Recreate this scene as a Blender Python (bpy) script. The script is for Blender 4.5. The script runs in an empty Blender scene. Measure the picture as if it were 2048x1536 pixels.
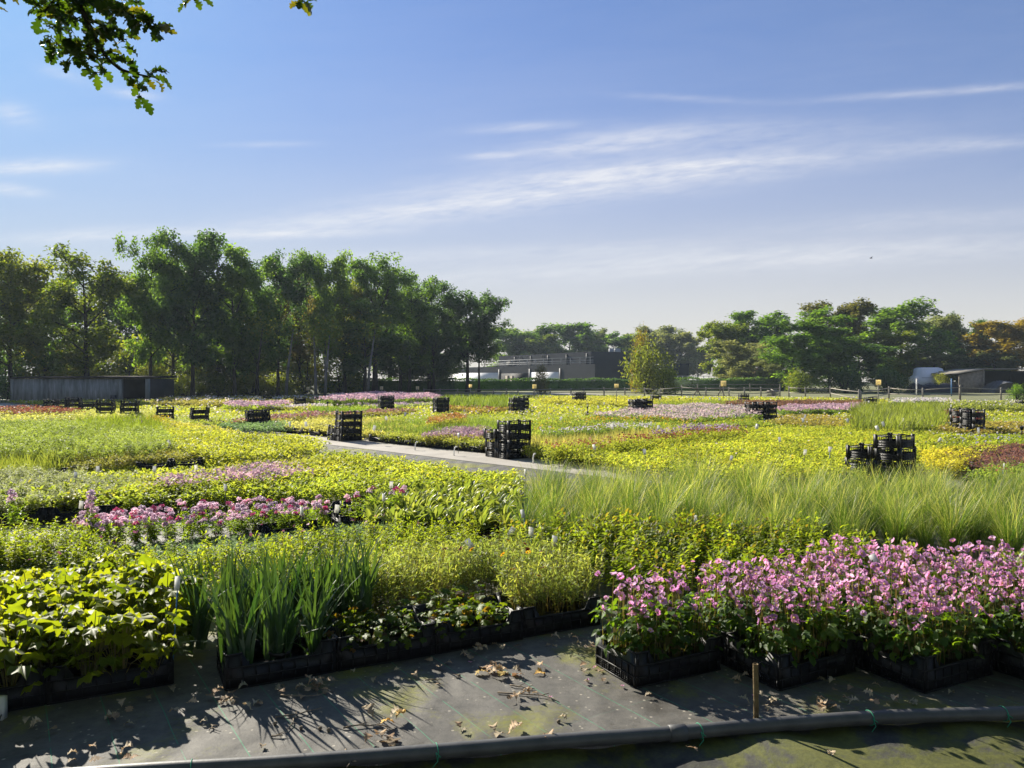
import bpy, math, random
import numpy as np
random.seed(11)
rng = np.random.default_rng(11)
D = bpy.data
scene = bpy.context.scene
COL = scene.collection
PI = math.pi
rad = math.radians

# ------------------------------------------------------------------ camera
CAM_H, F, HY = 1.7, 1538.0, 755.0
cam_d = D.cameras.new('camera'); cam = D.objects.new('camera', cam_d); COL.objects.link(cam)
cam_d.sensor_width = 36.0; cam_d.lens = 36.0 * F / 2048.0
cam_d.clip_start = 0.05; cam_d.clip_end = 3000
cam.location = (0, 0, CAM_H)
cam.rotation_euler = (PI / 2 - math.atan((768 - HY) / F), 0, 0)
scene.camera = cam

def P(px, py, z=0.0):
    """real place (metres) of a point at height z that the photograph shows at px, py"""
    d = (CAM_H - z) * F / (py - HY)
    return ((px - 1024.0) / F * d, d)

def X(px, d):
    return (px - 1024.0) / F * d

def Z(py, d):
    return CAM_H + (HY - py) * d / F

# ------------------------------------------------------------------ tagging
def tag(o, label=None, cat=None, group=None, kind=None):
    if label: o['label'] = label
    if cat: o['category'] = cat
    if group: o['group'] = group
    if kind: o['kind'] = kind
    return o

def obj(name, mesh, parent=None, loc=None, rot=None, scale=None):
    o = D.objects.new(name, mesh); COL.objects.link(o)
    if parent is not None: o.parent = parent
    if loc is not None: o.location = loc
    if rot is not None: o.rotation_euler = rot if not isinstance(rot, (int, float)) else (0, 0, rot)
    if scale is not None: o.scale = scale if not isinstance(scale, (int, float)) else (scale,) * 3
    return o

def empty(name, loc, rz=0.0):
    o = D.objects.new(name, None); COL.objects.link(o)
    o.location = loc; o.rotation_euler = (0, 0, rz); o.empty_display_size = 0.1
    return o

# ------------------------------------------------------------------ materials
def nmat(name):
    m = D.materials.new(name); m.use_nodes = True
    nt = m.node_tree; nt.nodes.clear()
    return m, nt, nt.nodes.new

def link(nt, a, b): nt.links.new(a, b)

def noise(nt, scale, detail=3.0, rough=.55, vec=None, dist=0.0):
    n = nt.nodes.new('ShaderNodeTexNoise'); n.inputs['Scale'].default_value = scale
    n.inputs['Detail'].default_value = detail; n.inputs['Roughness'].default_value = rough
    n.inputs['Distortion'].default_value = dist
    if vec is not None: nt.links.new(vec, n.inputs['Vector'])
    return n

def ramp(nt, fac, stops):
    r = nt.nodes.new('ShaderNodeValToRGB'); nt.links.new(fac, r.inputs['Fac'])
    e = r.color_ramp.elements
    e[0].position, e[0].color = stops[0][0], (*stops[0][1], 1)
    e[1].position, e[1].color = stops[-1][0], (*stops[-1][1], 1)
    for p, c in stops[1:-1]:
        k = e.new(p); k.color = (*c, 1)
    return r

def mixc(nt, fac, a, b, mode='MIX'):
    n = nt.nodes.new('ShaderNodeMix'); n.data_type = 'RGBA'; n.blend_type = mode
    for sock, v in ((n.inputs[0], fac), (n.inputs[6], a), (n.inputs[7], b)):
        if hasattr(v, 'is_linked') or isinstance(v, bpy.types.NodeSocket): nt.links.new(v, sock)
        elif isinstance(v, (int, float)): sock.default_value = v
        else: sock.default_value = (*v, 1)
    return n.outputs[2]

def leafmat(name, c1, c2, trans=(1.5, 1.5, .5), tmix=.5, rough=.5, spec=.2, patch=2.5, c3=None, each=True):
    """leaf: reflects its own colour and lets yellower light through; colour varies per leaf and per patch"""
    m, nt, N = nmat(name)
    at = N('ShaderNodeAttribute'); at.attribute_name = 'rnd'
    stops = [(0.0, c1), (1.0, c2)] if c3 is None else [(0.0, c1), (.8, c2), (1.0, c3)]
    r = ramp(nt, at.outputs['Fac'], stops)
    g = N('ShaderNodeNewGeometry')
    no = noise(nt, patch, 2.0, .5, g.outputs['Position'])
    rr = ramp(nt, no.outputs['Fac'], [(.3, (.66, .68, .70)), (.7, (1.3, 1.25, 1.15))])
    col = mixc(nt, 1.0, r.outputs['Color'], rr.outputs['Color'], 'MULTIPLY')
    oi = N('ShaderNodeObjectInfo'); ro = ramp(nt, oi.outputs['Random'], [(0, (.74, .80, .80)), (.5, (1.0, 1.0, 1.0)), (1, (1.26, 1.16, 1.1))])
    if each: col = mixc(nt, 1.0, col, ro.outputs['Color'], 'MULTIPLY')      # every plant has its own tone
    p = N('ShaderNodeBsdfPrincipled'); link(nt, col, p.inputs['Base Color'])
    p.inputs['Roughness'].default_value = rough; p.inputs['Specular IOR Level'].default_value = spec
    t = N('ShaderNodeBsdfTranslucent')
    tc = mixc(nt, 1.0, col, trans, 'MULTIPLY'); link(nt, tc, t.inputs['Color'])
    ms = N('ShaderNodeMixShader'); ms.inputs['Fac'].default_value = tmix
    link(nt, p.outputs[0], ms.inputs[1]); link(nt, t.outputs[0], ms.inputs[2])
    o = N('ShaderNodeOutputMaterial'); link(nt, ms.outputs[0], o.inputs['Surface'])
    return m

def solid(name, c1, c2=None, scale=6.0, rough=.6, spec=.4, bump=0.0, bscale=60.0, metal=0.0):
    m, nt, N = nmat(name)
    tc = N('ShaderNodeTexCoord')
    p = N('ShaderNodeBsdfPrincipled')
    if c2 is None: c2 = tuple(min(1, v * 1.35) for v in c1)
    no = noise(nt, scale, 5.0, .6, tc.outputs['Object'])
    r = ramp(nt, no.outputs['Fac'], [(.3, c1), (.7, c2)])
    link(nt, r.outputs['Color'], p.inputs['Base Color'])
    p.inputs['Roughness'].default_value = rough; p.inputs['Specular IOR Level'].default_value = spec
    p.inputs['Metallic'].default_value = metal
    if bump > 0:
        nb = noise(nt, bscale, 4.0, .6, tc.outputs['Object'])
        b = N('ShaderNodeBump'); b.inputs['Strength'].default_value = bump; b.inputs['Distance'].default_value = .01
        link(nt, nb.outputs['Fac'], b.inputs['Height']); link(nt, b.outputs['Normal'], p.inputs['Normal'])
    o = N('ShaderNodeOutputMaterial'); link(nt, p.outputs[0], o.inputs['Surface'])
    return m

M = {}
YG = (1.55, 1.5, .35)
M['bigleaf'] = leafmat('large_leaf', (.066, .105, .014), (.135, .168, .020), (3.2, 2.8, .6), .6, .5, .22)
M['iris'] = leafmat('sword_leaf', (.034, .078, .030), (.095, .15, .055), (1.5, 1.6, .45), .34, .34, .5)
M['heuchera'] = leafmat('round_leaf', (.05, .10, .015), (.11, .17, .02), (2.1, 1.8, .4), .5, c3=(.13, .07, .03))
M['coreopsis'] = leafmat('fine_leaf', (.16, .22, .06), (.30, .35, .12), (2.1, 2.0, .8), .5)
M['peren'] = leafmat('lance_leaf', (.095, .140, .022), (.20, .245, .035), (2.4, 2.3, .6), .56, c3=(.20, .14, .03))
M['bronze'] = leafmat('bronze_lance_leaf', (.075, .120, .022), (.165, .215, .034), (2.4, 2.25, .6), .55, c3=(.12, .10, .03))
M['anem'] = leafmat('cut_leaf', (.034, .080, .016), (.08, .14, .022), (2.9, 2.6, .5), .53)
M['stem'] = leafmat('stem', (.13, .13, .05), (.24, .20, .08), (1.5, 1.4, .7), .3)
M['petal'] = leafmat('pink_petal', (.58, .25, .52), (.78, .53, .76), (1.1, 1.0, 1.08), .5, .5, .15, c3=(.86, .75, .88))
M['palepetal'] = leafmat('pale_pink_petal', (.62, .44, .57), (.80, .68, .78), (1.1, 1.0, 1.08), .5, .5, .15)
M['magenta'] = leafmat('magenta_petal', (.40, .06, .18), (.60, .16, .32), (1.1, .8, 1.0), .4, .5, .2)
M['centre'] = solid('flower_centre', (.55, .38, .05), (.65, .5, .1), 40)
M['redpetal'] = leafmat('red_petal', (.30, .02, .015), (.45, .06, .02), (1.3, .8, .6), .35, .5, .2)
M['yellowpetal'] = leafmat('yellow_petal', (.7, .42, .02), (.8, .55, .04), (1.2, 1., .5), .35, .5, .2)
M['grass'] = leafmat('grass_blade', (.068, .138, .024), (.16, .235, .05), (1.6, 1.7, .55), .5, .45, .3, c3=(.42, .39, .24))
M['berg'] = leafmat('pale_broad_leaf', (.15, .21, .05), (.28, .33, .11), (1.7, 1.6, .6), .45, .4, .35, c3=(.34, .40, .20))
M['bluegreen'] = leafmat('grey_green_leaf', (.085, .15, .085), (.14, .21, .12), (1.5, 1.6, .9), .4)
M['yleaf'] = leafmat('yellow_green_leaf', (.10, .165, .025), (.19, .26, .04), (2.1, 2.1, .6), .53)
M['oak'] = leafmat('oak_leaf', (.018, .038, .010), (.042, .068, .013), (2.8, 2.9, .5), .45, .4, .3, 9.0, c3=(.10, .08, .02))
M['dry'] = leafmat('dry_oak_leaf', (.24, .16, .10), (.56, .46, .33), (1.1, .9, .7), .2, .7, .2, 25., c3=(.46, .30, .06))
M['crate'] = solid('black_plastic', (.007, .007, .0075), (.013, .013, .014), 14, .5, .32, .15, 120)
M['potm'] = solid('pot_plastic', (.012, .012, .013), (.02, .019, .018), 20, .5, .4)
M['soil'] = solid('potting_soil', (.018, .012, .008), (.05, .034, .022), 30, .95, .1, .8, 90)
M['pvc'] = solid('grey_pvc', (.06, .06, .062), (.10, .10, .098), 9, .45, .4, .06, 50)
M['tie'] = solid('green_twine', (.02, .26, .14), (.04, .34, .19), 40, .6)
M['rust'] = solid('weathered_stake', (.10, .065, .03), (.20, .15, .07), 22, .75, .25, .4, 90)
M['tagw'] = leafmat('white_plastic', (.78, .79, .80), (.84, .84, .84), (1.05, 1.05, 1.05), .5, .4, .4, each=False)
M['stick_blue'] = solid('blue_stick', (.05, .16, .34), (.08, .22, .42), 20, .5)
M['stick'] = solid('dark_stick', (.06, .05, .035), (.12, .10, .07), 20, .7)
M['sign'] = leafmat('yellow_sign', (.82, .74, .48), (.86, .78, .54), (1.1, 1.08, .95), .55, .5, .3, each=False)
M['signmark'] = solid('sign_marking', (.50, .42, .22), (.55, .46, .26), 8, .6)
M['wood'] = solid('grey_weathered_wood', (.20, .18, .145), (.34, .31, .26), 7, .85, .2, .4, 40)
M['bark'] = solid('bark', (.022, .019, .015), (.06, .05, .04), 3.5, .95, .1, .9, 9)
M['birchbark'] = solid('pale_bark', (.10, .095, .085), (.22, .21, .19), 3.0, .9, .1, .5, 9)
M['twig'] = solid('twig_bark', (.14, .11, .08), (.28, .23, .17), 30, .9, .1)
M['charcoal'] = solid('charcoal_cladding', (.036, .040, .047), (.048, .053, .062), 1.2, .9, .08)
M['charcoal2'] = solid('shaded_and_dark_cladding', (.020, .023, .032), (.028, .032, .042), 1.2, .6, .4)  # right facade's shade put into the colour; posts and annexe share it
M['whitewall'] = solid('white_wall', (.70, .70, .68), (.80, .80, .78), .8, .7, .3)
M['steel'] = solid('galvanised_steel', (.34, .35, .36), (.44, .45, .46), 5, .75, .2)
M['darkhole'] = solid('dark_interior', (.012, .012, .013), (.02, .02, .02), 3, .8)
M['tile'] = solid('red_roof_tile', (.28, .10, .06), (.38, .16, .10), 6, .85)
M['trailer'] = solid('white_trailer_panel', (.84, .85, .86), (.88, .88, .88), 2, .35, .5)
M['tarp'] = solid('grey_tarpaulin', (.06, .062, .066), (.12, .12, .125), 3, .6, .4, .6, 6)
M['navy'] = solid('navy_sheet', (.010, .012, .02), (.02, .022, .035), 3, .6)
M['plank'] = solid('silver_plank', (.20, .17, .13), (.32, .28, .22), 4, .9, .2, .4, 20)
M['whitebox'] = solid('beige_box', (.62, .60, .52), (.70, .68, .60), 10, .5)

# ------------------------------------------------------------------ mesh builder
class MB:
    def __init__(s): s.V = []; s.R = []; s.n = 0; s.faces = []
    def add(s, V, faces, mat=0, rnd=None):
        """V (n,3); faces: list of index tuples or list of int arrays (m,k)"""
        V = np.asarray(V, dtype=np.float32).reshape(-1, 3)
        if rnd is None: rnd = np.full(len(V), rng.random(), dtype=np.float32)
        s.V.append(V); s.R.append(np.asarray(rnd, dtype=np.float32))
        groups = {}
        for f in faces:
            if isinstance(f, np.ndarray): groups.setdefault(f.shape[1], []).append(f)
            else: groups.setdefault(len(f), []).append(np.array([f], dtype=np.int64))
        for k, fl in groups.items():
            s.faces.append((np.concatenate(fl) + s.n, mat))
        s.n += len(V)
    def box(s, lo, hi, mat=0):
        x0, y0, z0 = lo; x1, y1, z1 = hi
        s.add([(x0, y0, z0), (x1, y0, z0), (x1, y1, z0), (x0, y1, z0), (x0, y0, z1), (x1, y0, z1), (x1, y1, z1), (x0, y1, z1)],
              [(0, 3, 2, 1), (4, 5, 6, 7), (0, 1, 5, 4), (1, 2, 6, 5), (2, 3, 7, 6), (3, 0, 4, 7)], mat)
    def prism_xz(s, outline, y0, y1, mat=0):
        n = len(outline)
        V = [(x, y0, z) for x, z in outline] + [(x, y1, z) for x, z in outline]
        fs = [tuple(range(n)), tuple(range(2 * n - 1, n - 1, -1))]
        for i in range(n): j = (i + 1) % n; fs.append((j, i, n + i, n + j))
        s.add(V, fs, mat)
    def prism_yz(s, outline, x0, x1, mat=0):
        n = len(outline)
        V = [(x0, y, z) for y, z in outline] + [(x1, y, z) for y, z in outline]
        fs = [tuple(range(n - 1, -1, -1)), tuple(range(n, 2 * n))]
        for i in range(n): j = (i + 1) % n; fs.append((i, j, n + j, n + i))
        s.add(V, fs, mat)
    def tube(s, pts, radii, sides=8, mat=0, cap=True):
        pts = np.asarray(pts, dtype=float); n = len(pts)
        if np.isscalar(radii): radii = [radii] * n
        T = np.gradient(pts, axis=0); T /= np.linalg.norm(T, axis=1, keepdims=True) + 1e-9
        V = []
        ref = np.array([0, 0, 1.0]) if abs(T[0][2]) < .9 else np.array([1.0, 0, 0])
        for i in range(n):
            a = np.cross(T[i], ref); a /= np.linalg.norm(a) + 1e-9; b = np.cross(T[i], a)
            ang = np.linspace(0, 2 * PI, sides, endpoint=False)
            V.append(pts[i] + radii[i] * (np.outer(np.cos(ang), a) + np.outer(np.sin(ang), b)))
        V = np.concatenate(V); fs = []
        for i in range(n - 1):
            for k in range(sides):
                k2 = (k + 1) % sides
                fs.append((i * sides + k, i * sides + k2, (i + 1) * sides + k2, (i + 1) * sides + k))
        if cap:
            fs.append(tuple(range(sides - 1, -1, -1))); fs.append(tuple(range((n - 1) * sides, n * sides)))
        s.add(V, fs, mat)
    def mesh(s, name, mats, smooth=False):
        me = D.meshes.new(name)
        V = np.concatenate(s.V); R = np.concatenate(s.R)
        me.vertices.add(len(V)); me.vertices.foreach_set('co', V.ravel())
        loops = np.concatenate([f.ravel() for f, _ in s.faces])
        sizes = np.concatenate([np.full(len(f), f.shape[1], dtype=np.int64) for f, _ in s.faces])
        mi = np.concatenate([np.full(len(f), m, dtype=np.int32) for f, m in s.faces])
        me.loops.add(len(loops)); me.loops.foreach_set('vertex_index', loops.astype(np.int32))
        me.polygons.add(len(sizes))
        st = np.concatenate([[0], np.cumsum(sizes)[:-1]]).astype(np.int32)
        me.polygons.foreach_set('loop_start', st)
        for m in (mats if isinstance(mats, (list, tuple)) else [mats]): me.materials.append(m)
        me.polygons.foreach_set('material_index', mi)
        if smooth: me.polygons.foreach_set('use_smooth', np.ones(len(sizes), dtype=bool))
        a = me.attributes.new('rnd', 'FLOAT', 'POINT'); a.data.foreach_set('value', R)
        me.update(calc_edges=True)
        return me

def rotm(az, pitch, roll):
    """leaf frame: +Y along the leaf, +Z its upper side; az about Z, pitch lifts the tip, roll about its own axis"""
    az, pitch, roll = np.broadcast_arrays(np.asarray(az, float), np.asarray(pitch, float), np.asarray(roll, float))
    ca, sa, cp, sp, cr, sr = np.cos(az), np.sin(az), np.cos(pitch), np.sin(pitch), np.cos(roll), np.sin(roll)
    n = len(ca); Rz = np.zeros((n, 3, 3)); Rx = np.zeros((n, 3, 3)); Ry = np.zeros((n, 3, 3))
    Rz[:, 0, 0] = ca; Rz[:, 0, 1] = -sa; Rz[:, 1, 0] = sa; Rz[:, 1, 1] = ca; Rz[:, 2, 2] = 1
    Rx[:, 0, 0] = 1; Rx[:, 1, 1] = cp; Rx[:, 1, 2] = -sp; Rx[:, 2, 1] = sp; Rx[:, 2, 2] = cp
    Ry[:, 1, 1] = 1; Ry[:, 0, 0] = cr; Ry[:, 0, 2] = sr; Ry[:, 2, 0] = -sr; Ry[:, 2, 2] = cr
    return Rz @ Rx @ Ry

_sh = np.array([math.sin(rad(-38)), math.cos(rad(-38)), 0.0])
_ax = np.cross([0, 0, 1.0], _sh); _K = np.array([[0, -_ax[2], _ax[1]], [_ax[2], 0, -_ax[0]], [-_ax[1], _ax[0], 0]])
def helio(R, lo, hi):
    """leaves turn their upper sides towards the light"""
    a = rng.uniform(lo, hi, len(R)); s_ = np.sin(a)[:, None, None]; c_ = (1 - np.cos(a))[:, None, None]
    return (np.eye(3)[None] + s_ * _K[None] + c_ * (_K @ _K)[None]) @ R

def scatter(mb, tv, tf, pos, R, sc, mat=0, rnd=None):
    """many copies of a leaf outline (tv, tf) in one mesh; sc (N,) or (N,3)"""
    tv = np.asarray(tv, float); n = len(pos); k = len(tv)
    sc = np.asarray(sc, float)
    if sc.ndim == 1: sc = sc[:, None]
    V = np.einsum('nij,nkj->nki', R, tv[None] * sc[:, None, :]) + np.asarray(pos)[:, None, :]
    if rnd is None: rnd = rng.random(n)
    off = (np.arange(n) * k)[:, None, None]
    faces = []
    byk = {}
    for f in tf: byk.setdefault(len(f), []).append(f)
    for kk, fl in byk.items():
        a = np.array(fl)[None] + off
        faces.append(a.reshape(-1, kk))
    mb.add(V.reshape(-1, 3), faces, mat, np.repeat(rnd, k))

# leaf outlines, one unit long along +Y
def quad_leaf(w=.5, fold=.08, droop=.1):
    return [(0, 0, 0), (w / 2, .45, fold), (0, 1, -droop), (-w / 2, .45, fold)], [(0, 1, 2, 3)]
def fold_leaf(w=.4, fold=.07, droop=.18):
    V = [(0, 0, 0), (0, .4, .03), (0, .75, -droop * .3), (0, 1, -droop)]
    L = [(-w * .42, .25, fold), (-w / 2, .48, fold), (-w * .3, .78, fold - droop * .4)]
    Rr = [(-x, y, z) for x, y, z in L]
    V += L + Rr
    return V, [(0, 7, 8, 1), (1, 8, 9, 2), (2, 9, 3), (0, 1, 5, 4), (1, 2, 6, 5), (2, 3, 6)]
def lobed_leaf(lobes=5, depth=.35, teeth=1, wave=.08, seed=0):
    r = random.Random(seed); V = [(0, .42, 0)]; n = lobes * 4 * teeth + 1
    out = []
    for i in range(n):
        a = -PI * .86 + 2 * PI * .86 * i / (n - 1)
        ph = (i / (n - 1)) * lobes
        rr = 1 - depth * (abs(((ph % 1) - .5) * 2)) ** 1.2
        rr *= (.80 + .2 * math.cos(a)) * (1 + r.uniform(-.06, .06))
        out.append((math.sin(a) * rr * .55, .42 + math.cos(a) * rr * .58, r.uniform(-wave, wave) - .22 * rr * rr + .06 * math.cos(ph * 2 * PI)))
    V += [(0, 0, -.02)] + out
    f = [(0, 1, 2)] + [(0, i + 2, i + 3) for i in range(n - 1)] + [(0, n + 1, 1)]
    return V, [(a, c, b) for a, b, c in f]
def oak_leaf(curl=.1, seed=0):
    r = random.Random(seed)
    half = [(.02, .0), (.03, .10), (.09, .17), (.07, .23), (.19, .33), (.17, .38), (.10, .42), (.26, .55), (.25, .61), (.14, .64), (.24, .76), (.21, .83), (.12, .84), (.13, .94), (.0, 1.0)]
    V = [(0, y, curl * math.sin(y * 3) * .6) for _, y in half]
    n = len(half)
    V += [(x, y, curl * (abs(x) * 8 * (1 if r.random() < .7 else .2)) * .22 + curl * math.sin(y * 3) * .6 + r.uniform(-.2, .2) * curl) for x, y in half[:-1]]
    V += [(-x, y, curl * (abs(x) * 8 * (1 if r.random() < .7 else .2)) * .22 + curl * math.sin(y * 3) * .6 + r.uniform(-.2, .2) * curl) for x, y in half[:-1]]
    f = []
    for i in range(n - 2):
        f.append((i, n + i, n + i + 1, i + 1)); f.append((i, i + 1, n + n - 1 + i + 1, n + n - 1 + i))
    f.append((n - 2, n + n - 2, n - 1)); f.append((n - 2, n - 1, n + 2 * n - 3))
    return V, f

def blades(mb, base, az, lean, curve, length, width, seg=3, mat=0, rnd=None, twist=None, taper=1.0):
    """grass-like strips: start at base, lean out from vertical and curve over"""
    n = len(base); base = np.asarray(base, float)
    t = np.linspace(0, 1, seg + 1)
    h = np.stack([np.cos(az), np.sin(az), np.zeros(n)], 1)
    if twist is None: twist = rng.uniform(-.9, .9, n)
    side = np.stack([-np.sin(az + twist), np.cos(az + twist), np.zeros(n)], 1)
    p = base.copy(); rows = []
    for i in range(seg + 1):
        w = width * (1 - (t[i] ** 1.6) * taper)
        if i == 0: w = w * .75
        rows.append((p - side * (w / 2)[:, None], p + side * (w / 2)[:, None]))
        ang = lean + curve * t[i]
        p = p + (h * np.sin(ang)[:, None] + np.array([0, 0, 1.0]) * np.cos(ang)[:, None]) * (length / seg)[:, None]
    k = 2 * (seg + 1)
    V = np.stack([q for r in rows for q in r], 1)
    off = (np.arange(n) * k)[:, None]
    fs = [np.array([2 * i, 2 * i + 1, 2 * i + 3, 2 * i + 2])[None] + off for i in range(seg)]
    if rnd is None: rnd = rng.random(n)
    mb.add(V.reshape(-1, 3), fs, mat, np.repeat(rnd, k))

# ------------------------------------------------------------------ sun, sky, air
SUN_AZ, SUN_EL = rad(-38), rad(30)        # azimuth from the view direction (+Y) towards +X, so the sun stands ahead on the left
sun_d = D.lights.new('sun', 'SUN'); sun = D.objects.new('sun', sun_d); COL.objects.link(sun)
sun_d.energy = 5.0; sun_d.angle = rad(.5); sun_d.color = (1.0, .93, .80)
sd = np.array([math.sin(SUN_AZ) * math.cos(SUN_EL), math.cos(SUN_AZ) * math.cos(SUN_EL), math.sin(SUN_EL)])
import mathutils
sun.rotation_euler = mathutils.Vector(sd).to_track_quat('Z', 'Y').to_euler()
sun.location = (-20, 20, 30)

world = D.worlds.new('World'); scene.world = world; world.use_nodes = True
nt = world.node_tree; nt.nodes.clear(); N = nt.nodes.new
sky = N('ShaderNodeTexSky'); sky.sky_type = 'NISHITA'; sky.sun_disc = False
sky.sun_elevation = SUN_EL; sky.sun_rotation = SUN_AZ
sky.air_density = 1.0; sky.dust_density = .6; sky.ozone_density = 2.0
tc = N('ShaderNodeTexCoord')
sep = N('ShaderNodeSeparateXYZ'); link(nt, tc.outputs['Generated'], sep.inputs[0])
def mth(op, a, b=None, c=None):
    n = N('ShaderNodeMath'); n.operation = op
    for s, v in zip(n.inputs, (a, b, c)):
        if v is None: continue
        if isinstance(v, (int, float)): s.default_value = v
        else: link(nt, v, s)
    return n.outputs[0]
fwd = mth('MAXIMUM', mth('ABSOLUTE', sep.outputs[1]), .12)       # flat cloud sheets: slopes across and up from the northern horizon
az = mth('MULTIPLY', mth('DIVIDE', sep.outputs[0], fwd), 180 / PI)
el = mth('MULTIPLY', mth('DIVIDE', sep.outputs[2], fwd), 180 / PI)
def cloudnoise(su, sv, tilt, seed, detail=5.0):
    c, s = math.cos(rad(tilt)), math.sin(rad(tilt))
    u = mth('ADD', mth('MULTIPLY', az, c * su), mth('MULTIPLY', el, s * su))
    v = mth('ADD', mth('MULTIPLY', az, -s * sv), mth('MULTIPLY', el, c * sv))
    cb = N('ShaderNodeCombineXYZ'); link(nt, u, cb.inputs[0]); link(nt, v, cb.inputs[1]); cb.inputs[2].default_value = seed
    n = noise(nt, 1.0, detail, .62, cb.outputs[0], .35)
    return n.outputs['Fac']
def envelope(a0, e0, sa, se, tilt):
    c, s = math.cos(rad(tilt)), math.sin(rad(tilt))
    da = mth('SUBTRACT', az, a0); de = mth('SUBTRACT', el, e0)
    u = mth('ADD', mth('MULTIPLY', da, c / sa), mth('MULTIPLY', de, s / sa))
    v = mth('ADD', mth('MULTIPLY', da, -s / se), mth('MULTIPLY', de, c / se))
    q = mth('ADD', mth('MULTIPLY', u, u), mth('MULTIPLY', v, v))
    return mth('POWER', 2.71828, mth('MULTIPLY', q, -1.0))
def sph(px, py):
    return math.degrees((px - 1024) / F), math.degrees((HY - py) / F)
streaks = [  # px, py, half length px, half height px, tilt, weight
    (1100, 385, 520, 34, 7, 1.0), (1300, 345, 380, 24, 4, .9), (800, 430, 330, 20, 6, .7), (1180, 292, 190, 20, 8, .8),
    (1050, 255, 130, 9, 3, .7), (1420, 275, 340, 30, 3, .55), (980, 312, 50, 7, 2, .8),
    (60, 335, 130, 14, 2, 1.5), (30, 380, 60, 12, -6, .9), (200, 470, 190, 13, 3, .9), (270, 190, 50, 10, -8, .9), (30, 230, 45, 20, -10, .8),
    (130, 150, 50, 12, -15, .6), (600, 468, 170, 8, 1, .8), (1880, 185, 230, 8, 4, .7), (1370, 198, 130, 7, -3, .4), (1950, 290, 160, 14, 3, .6),
    (1500, 520, 700, 26, 3, .9), (1850, 440, 330, 18, 3, .5), (1000, 505, 500, 14, 2, .6), (530, 290, 90, 6, 1, .4)]
n1 = cloudnoise(.10, .85, 5, 1.3); n2 = cloudnoise(.42, 2.1, 7, 7.1, 6.0)
tex = mth('ADD', mth('MULTIPLY', n1, .6), mth('MULTIPLY', n2, .55))
tex = mth('MULTIPLY', mth('SUBTRACT', tex, .36), 2.3)
tex = N_tex = mth('MAXIMUM', mth('MINIMUM', tex, 1.0), 0.0)
env = None
for (px, py, hl, hh, tl, wt) in streaks:
    a0, e0 = sph(px, py)
    k = 180 / PI / F
    g_ = mth('MULTIPLY', envelope(a0, e0, hl * k, hh * k, tl), wt)
    env = g_ if env is None else mth('ADD', env, g_)
thin = mth('MULTIPLY', cloudnoise(.05, .30, 4, 3.7, 4.0), .13)
lowveil = mth('POWER', 2.71828, mth('MULTIPLY', mth('POWER', mth('DIVIDE', mth('MAXIMUM', el, 0.0), 13.0), 1.5), -1.0))      # the pale veil thickens to the horizon
cmask = mth('MINIMUM', mth('ADD', mth('MULTIPLY', env, mth('ADD', mth('MULTIPLY', tex, .60), .05)), thin), .8)
cmask = mth('MAXIMUM', cmask, 0.0)
sp3 = N('ShaderNodeSeparateColor'); link(nt, sky.outputs['Color'], sp3.inputs[0])
def soft(v, K): return mth('DIVIDE', v, mth('ADD', mth('DIVIDE', v, K), 1.0))
rB = mth('DIVIDE', sp3.outputs[2], mth('POWER', mth('ADD', mth('POWER', mth('DIVIDE', sp3.outputs[2], 7.5), 3.0), 1.0), 1 / 3))
cbs = N('ShaderNodeCombineColor'); link(nt, mth('MULTIPLY', soft(sp3.outputs[0], 4.0), .70), cbs.inputs[0]); link(nt, mth('MULTIPLY', soft(sp3.outputs[1], 7.2), .965), cbs.inputs[1]); link(nt, mth('MULTIPLY', rB, 1.11), cbs.inputs[2])
skyc = cbs.outputs[0]
veil = mth('MULTIPLY', lowveil, .95)
c1_ = mixc(nt, veil, skyc, (6.6, 6.1, 5.2))
c2_ = mixc(nt, cmask, c1_, (7.4, 7.4, 7.6))
bg = N('ShaderNodeBackground'); link(nt, c2_, bg.inputs['Color']); bg.inputs['Strength'].default_value = .055
ow = N('ShaderNodeOutputWorld'); link(nt, bg.outputs[0], ow.inputs['Surface'])

scene.view_settings.view_transform = 'Standard'; scene.view_settings.look = 'None'
scene.view_settings.exposure = 1.15; scene.view_settings.gamma = 1.0

# ------------------------------------------------------------------ ground
U = np.array([math.cos(rad(27)), math.sin(rad(27))]); W = np.array([-math.sin(rad(27)), math.cos(rad(27))])
A0 = np.array([-1.55, 4.15])                 # front corner of the iris tray
def fr(u, v): p = A0 + U * u + W * v; return (float(p[0]), float(p[1]))

def groundmat():
    m, nt, N = nmat('field_earth'); g = N('ShaderNodeNewGeometry')
    a = noise(nt, .35, 5, .6, g.outputs['Position']); b = noise(nt, 9, 4, .6, g.outputs['Position'])
    r = ramp(nt, a.outputs['Fac'], [(.35, (.030, .032, .012)), (.65, (.055, .060, .018))])
    r2 = ramp(nt, b.outputs['Fac'], [(.3, (.6, .6, .6)), (.7, (1.3, 1.3, 1.2))])
    c = mixc(nt, 1.0, r.outputs['Color'], r2.outputs['Color'], 'MULTIPLY')
    p = N('ShaderNodeBsdfPrincipled'); link(nt, c, p.inputs['Base Color']); p.inputs['Roughness'].default_value = .95
    p.inputs['Specular IOR Level'].default_value = .1
    o = N('ShaderNodeOutputMaterial'); link(nt, p.outputs[0], o.inputs['Surface']); return m

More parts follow.
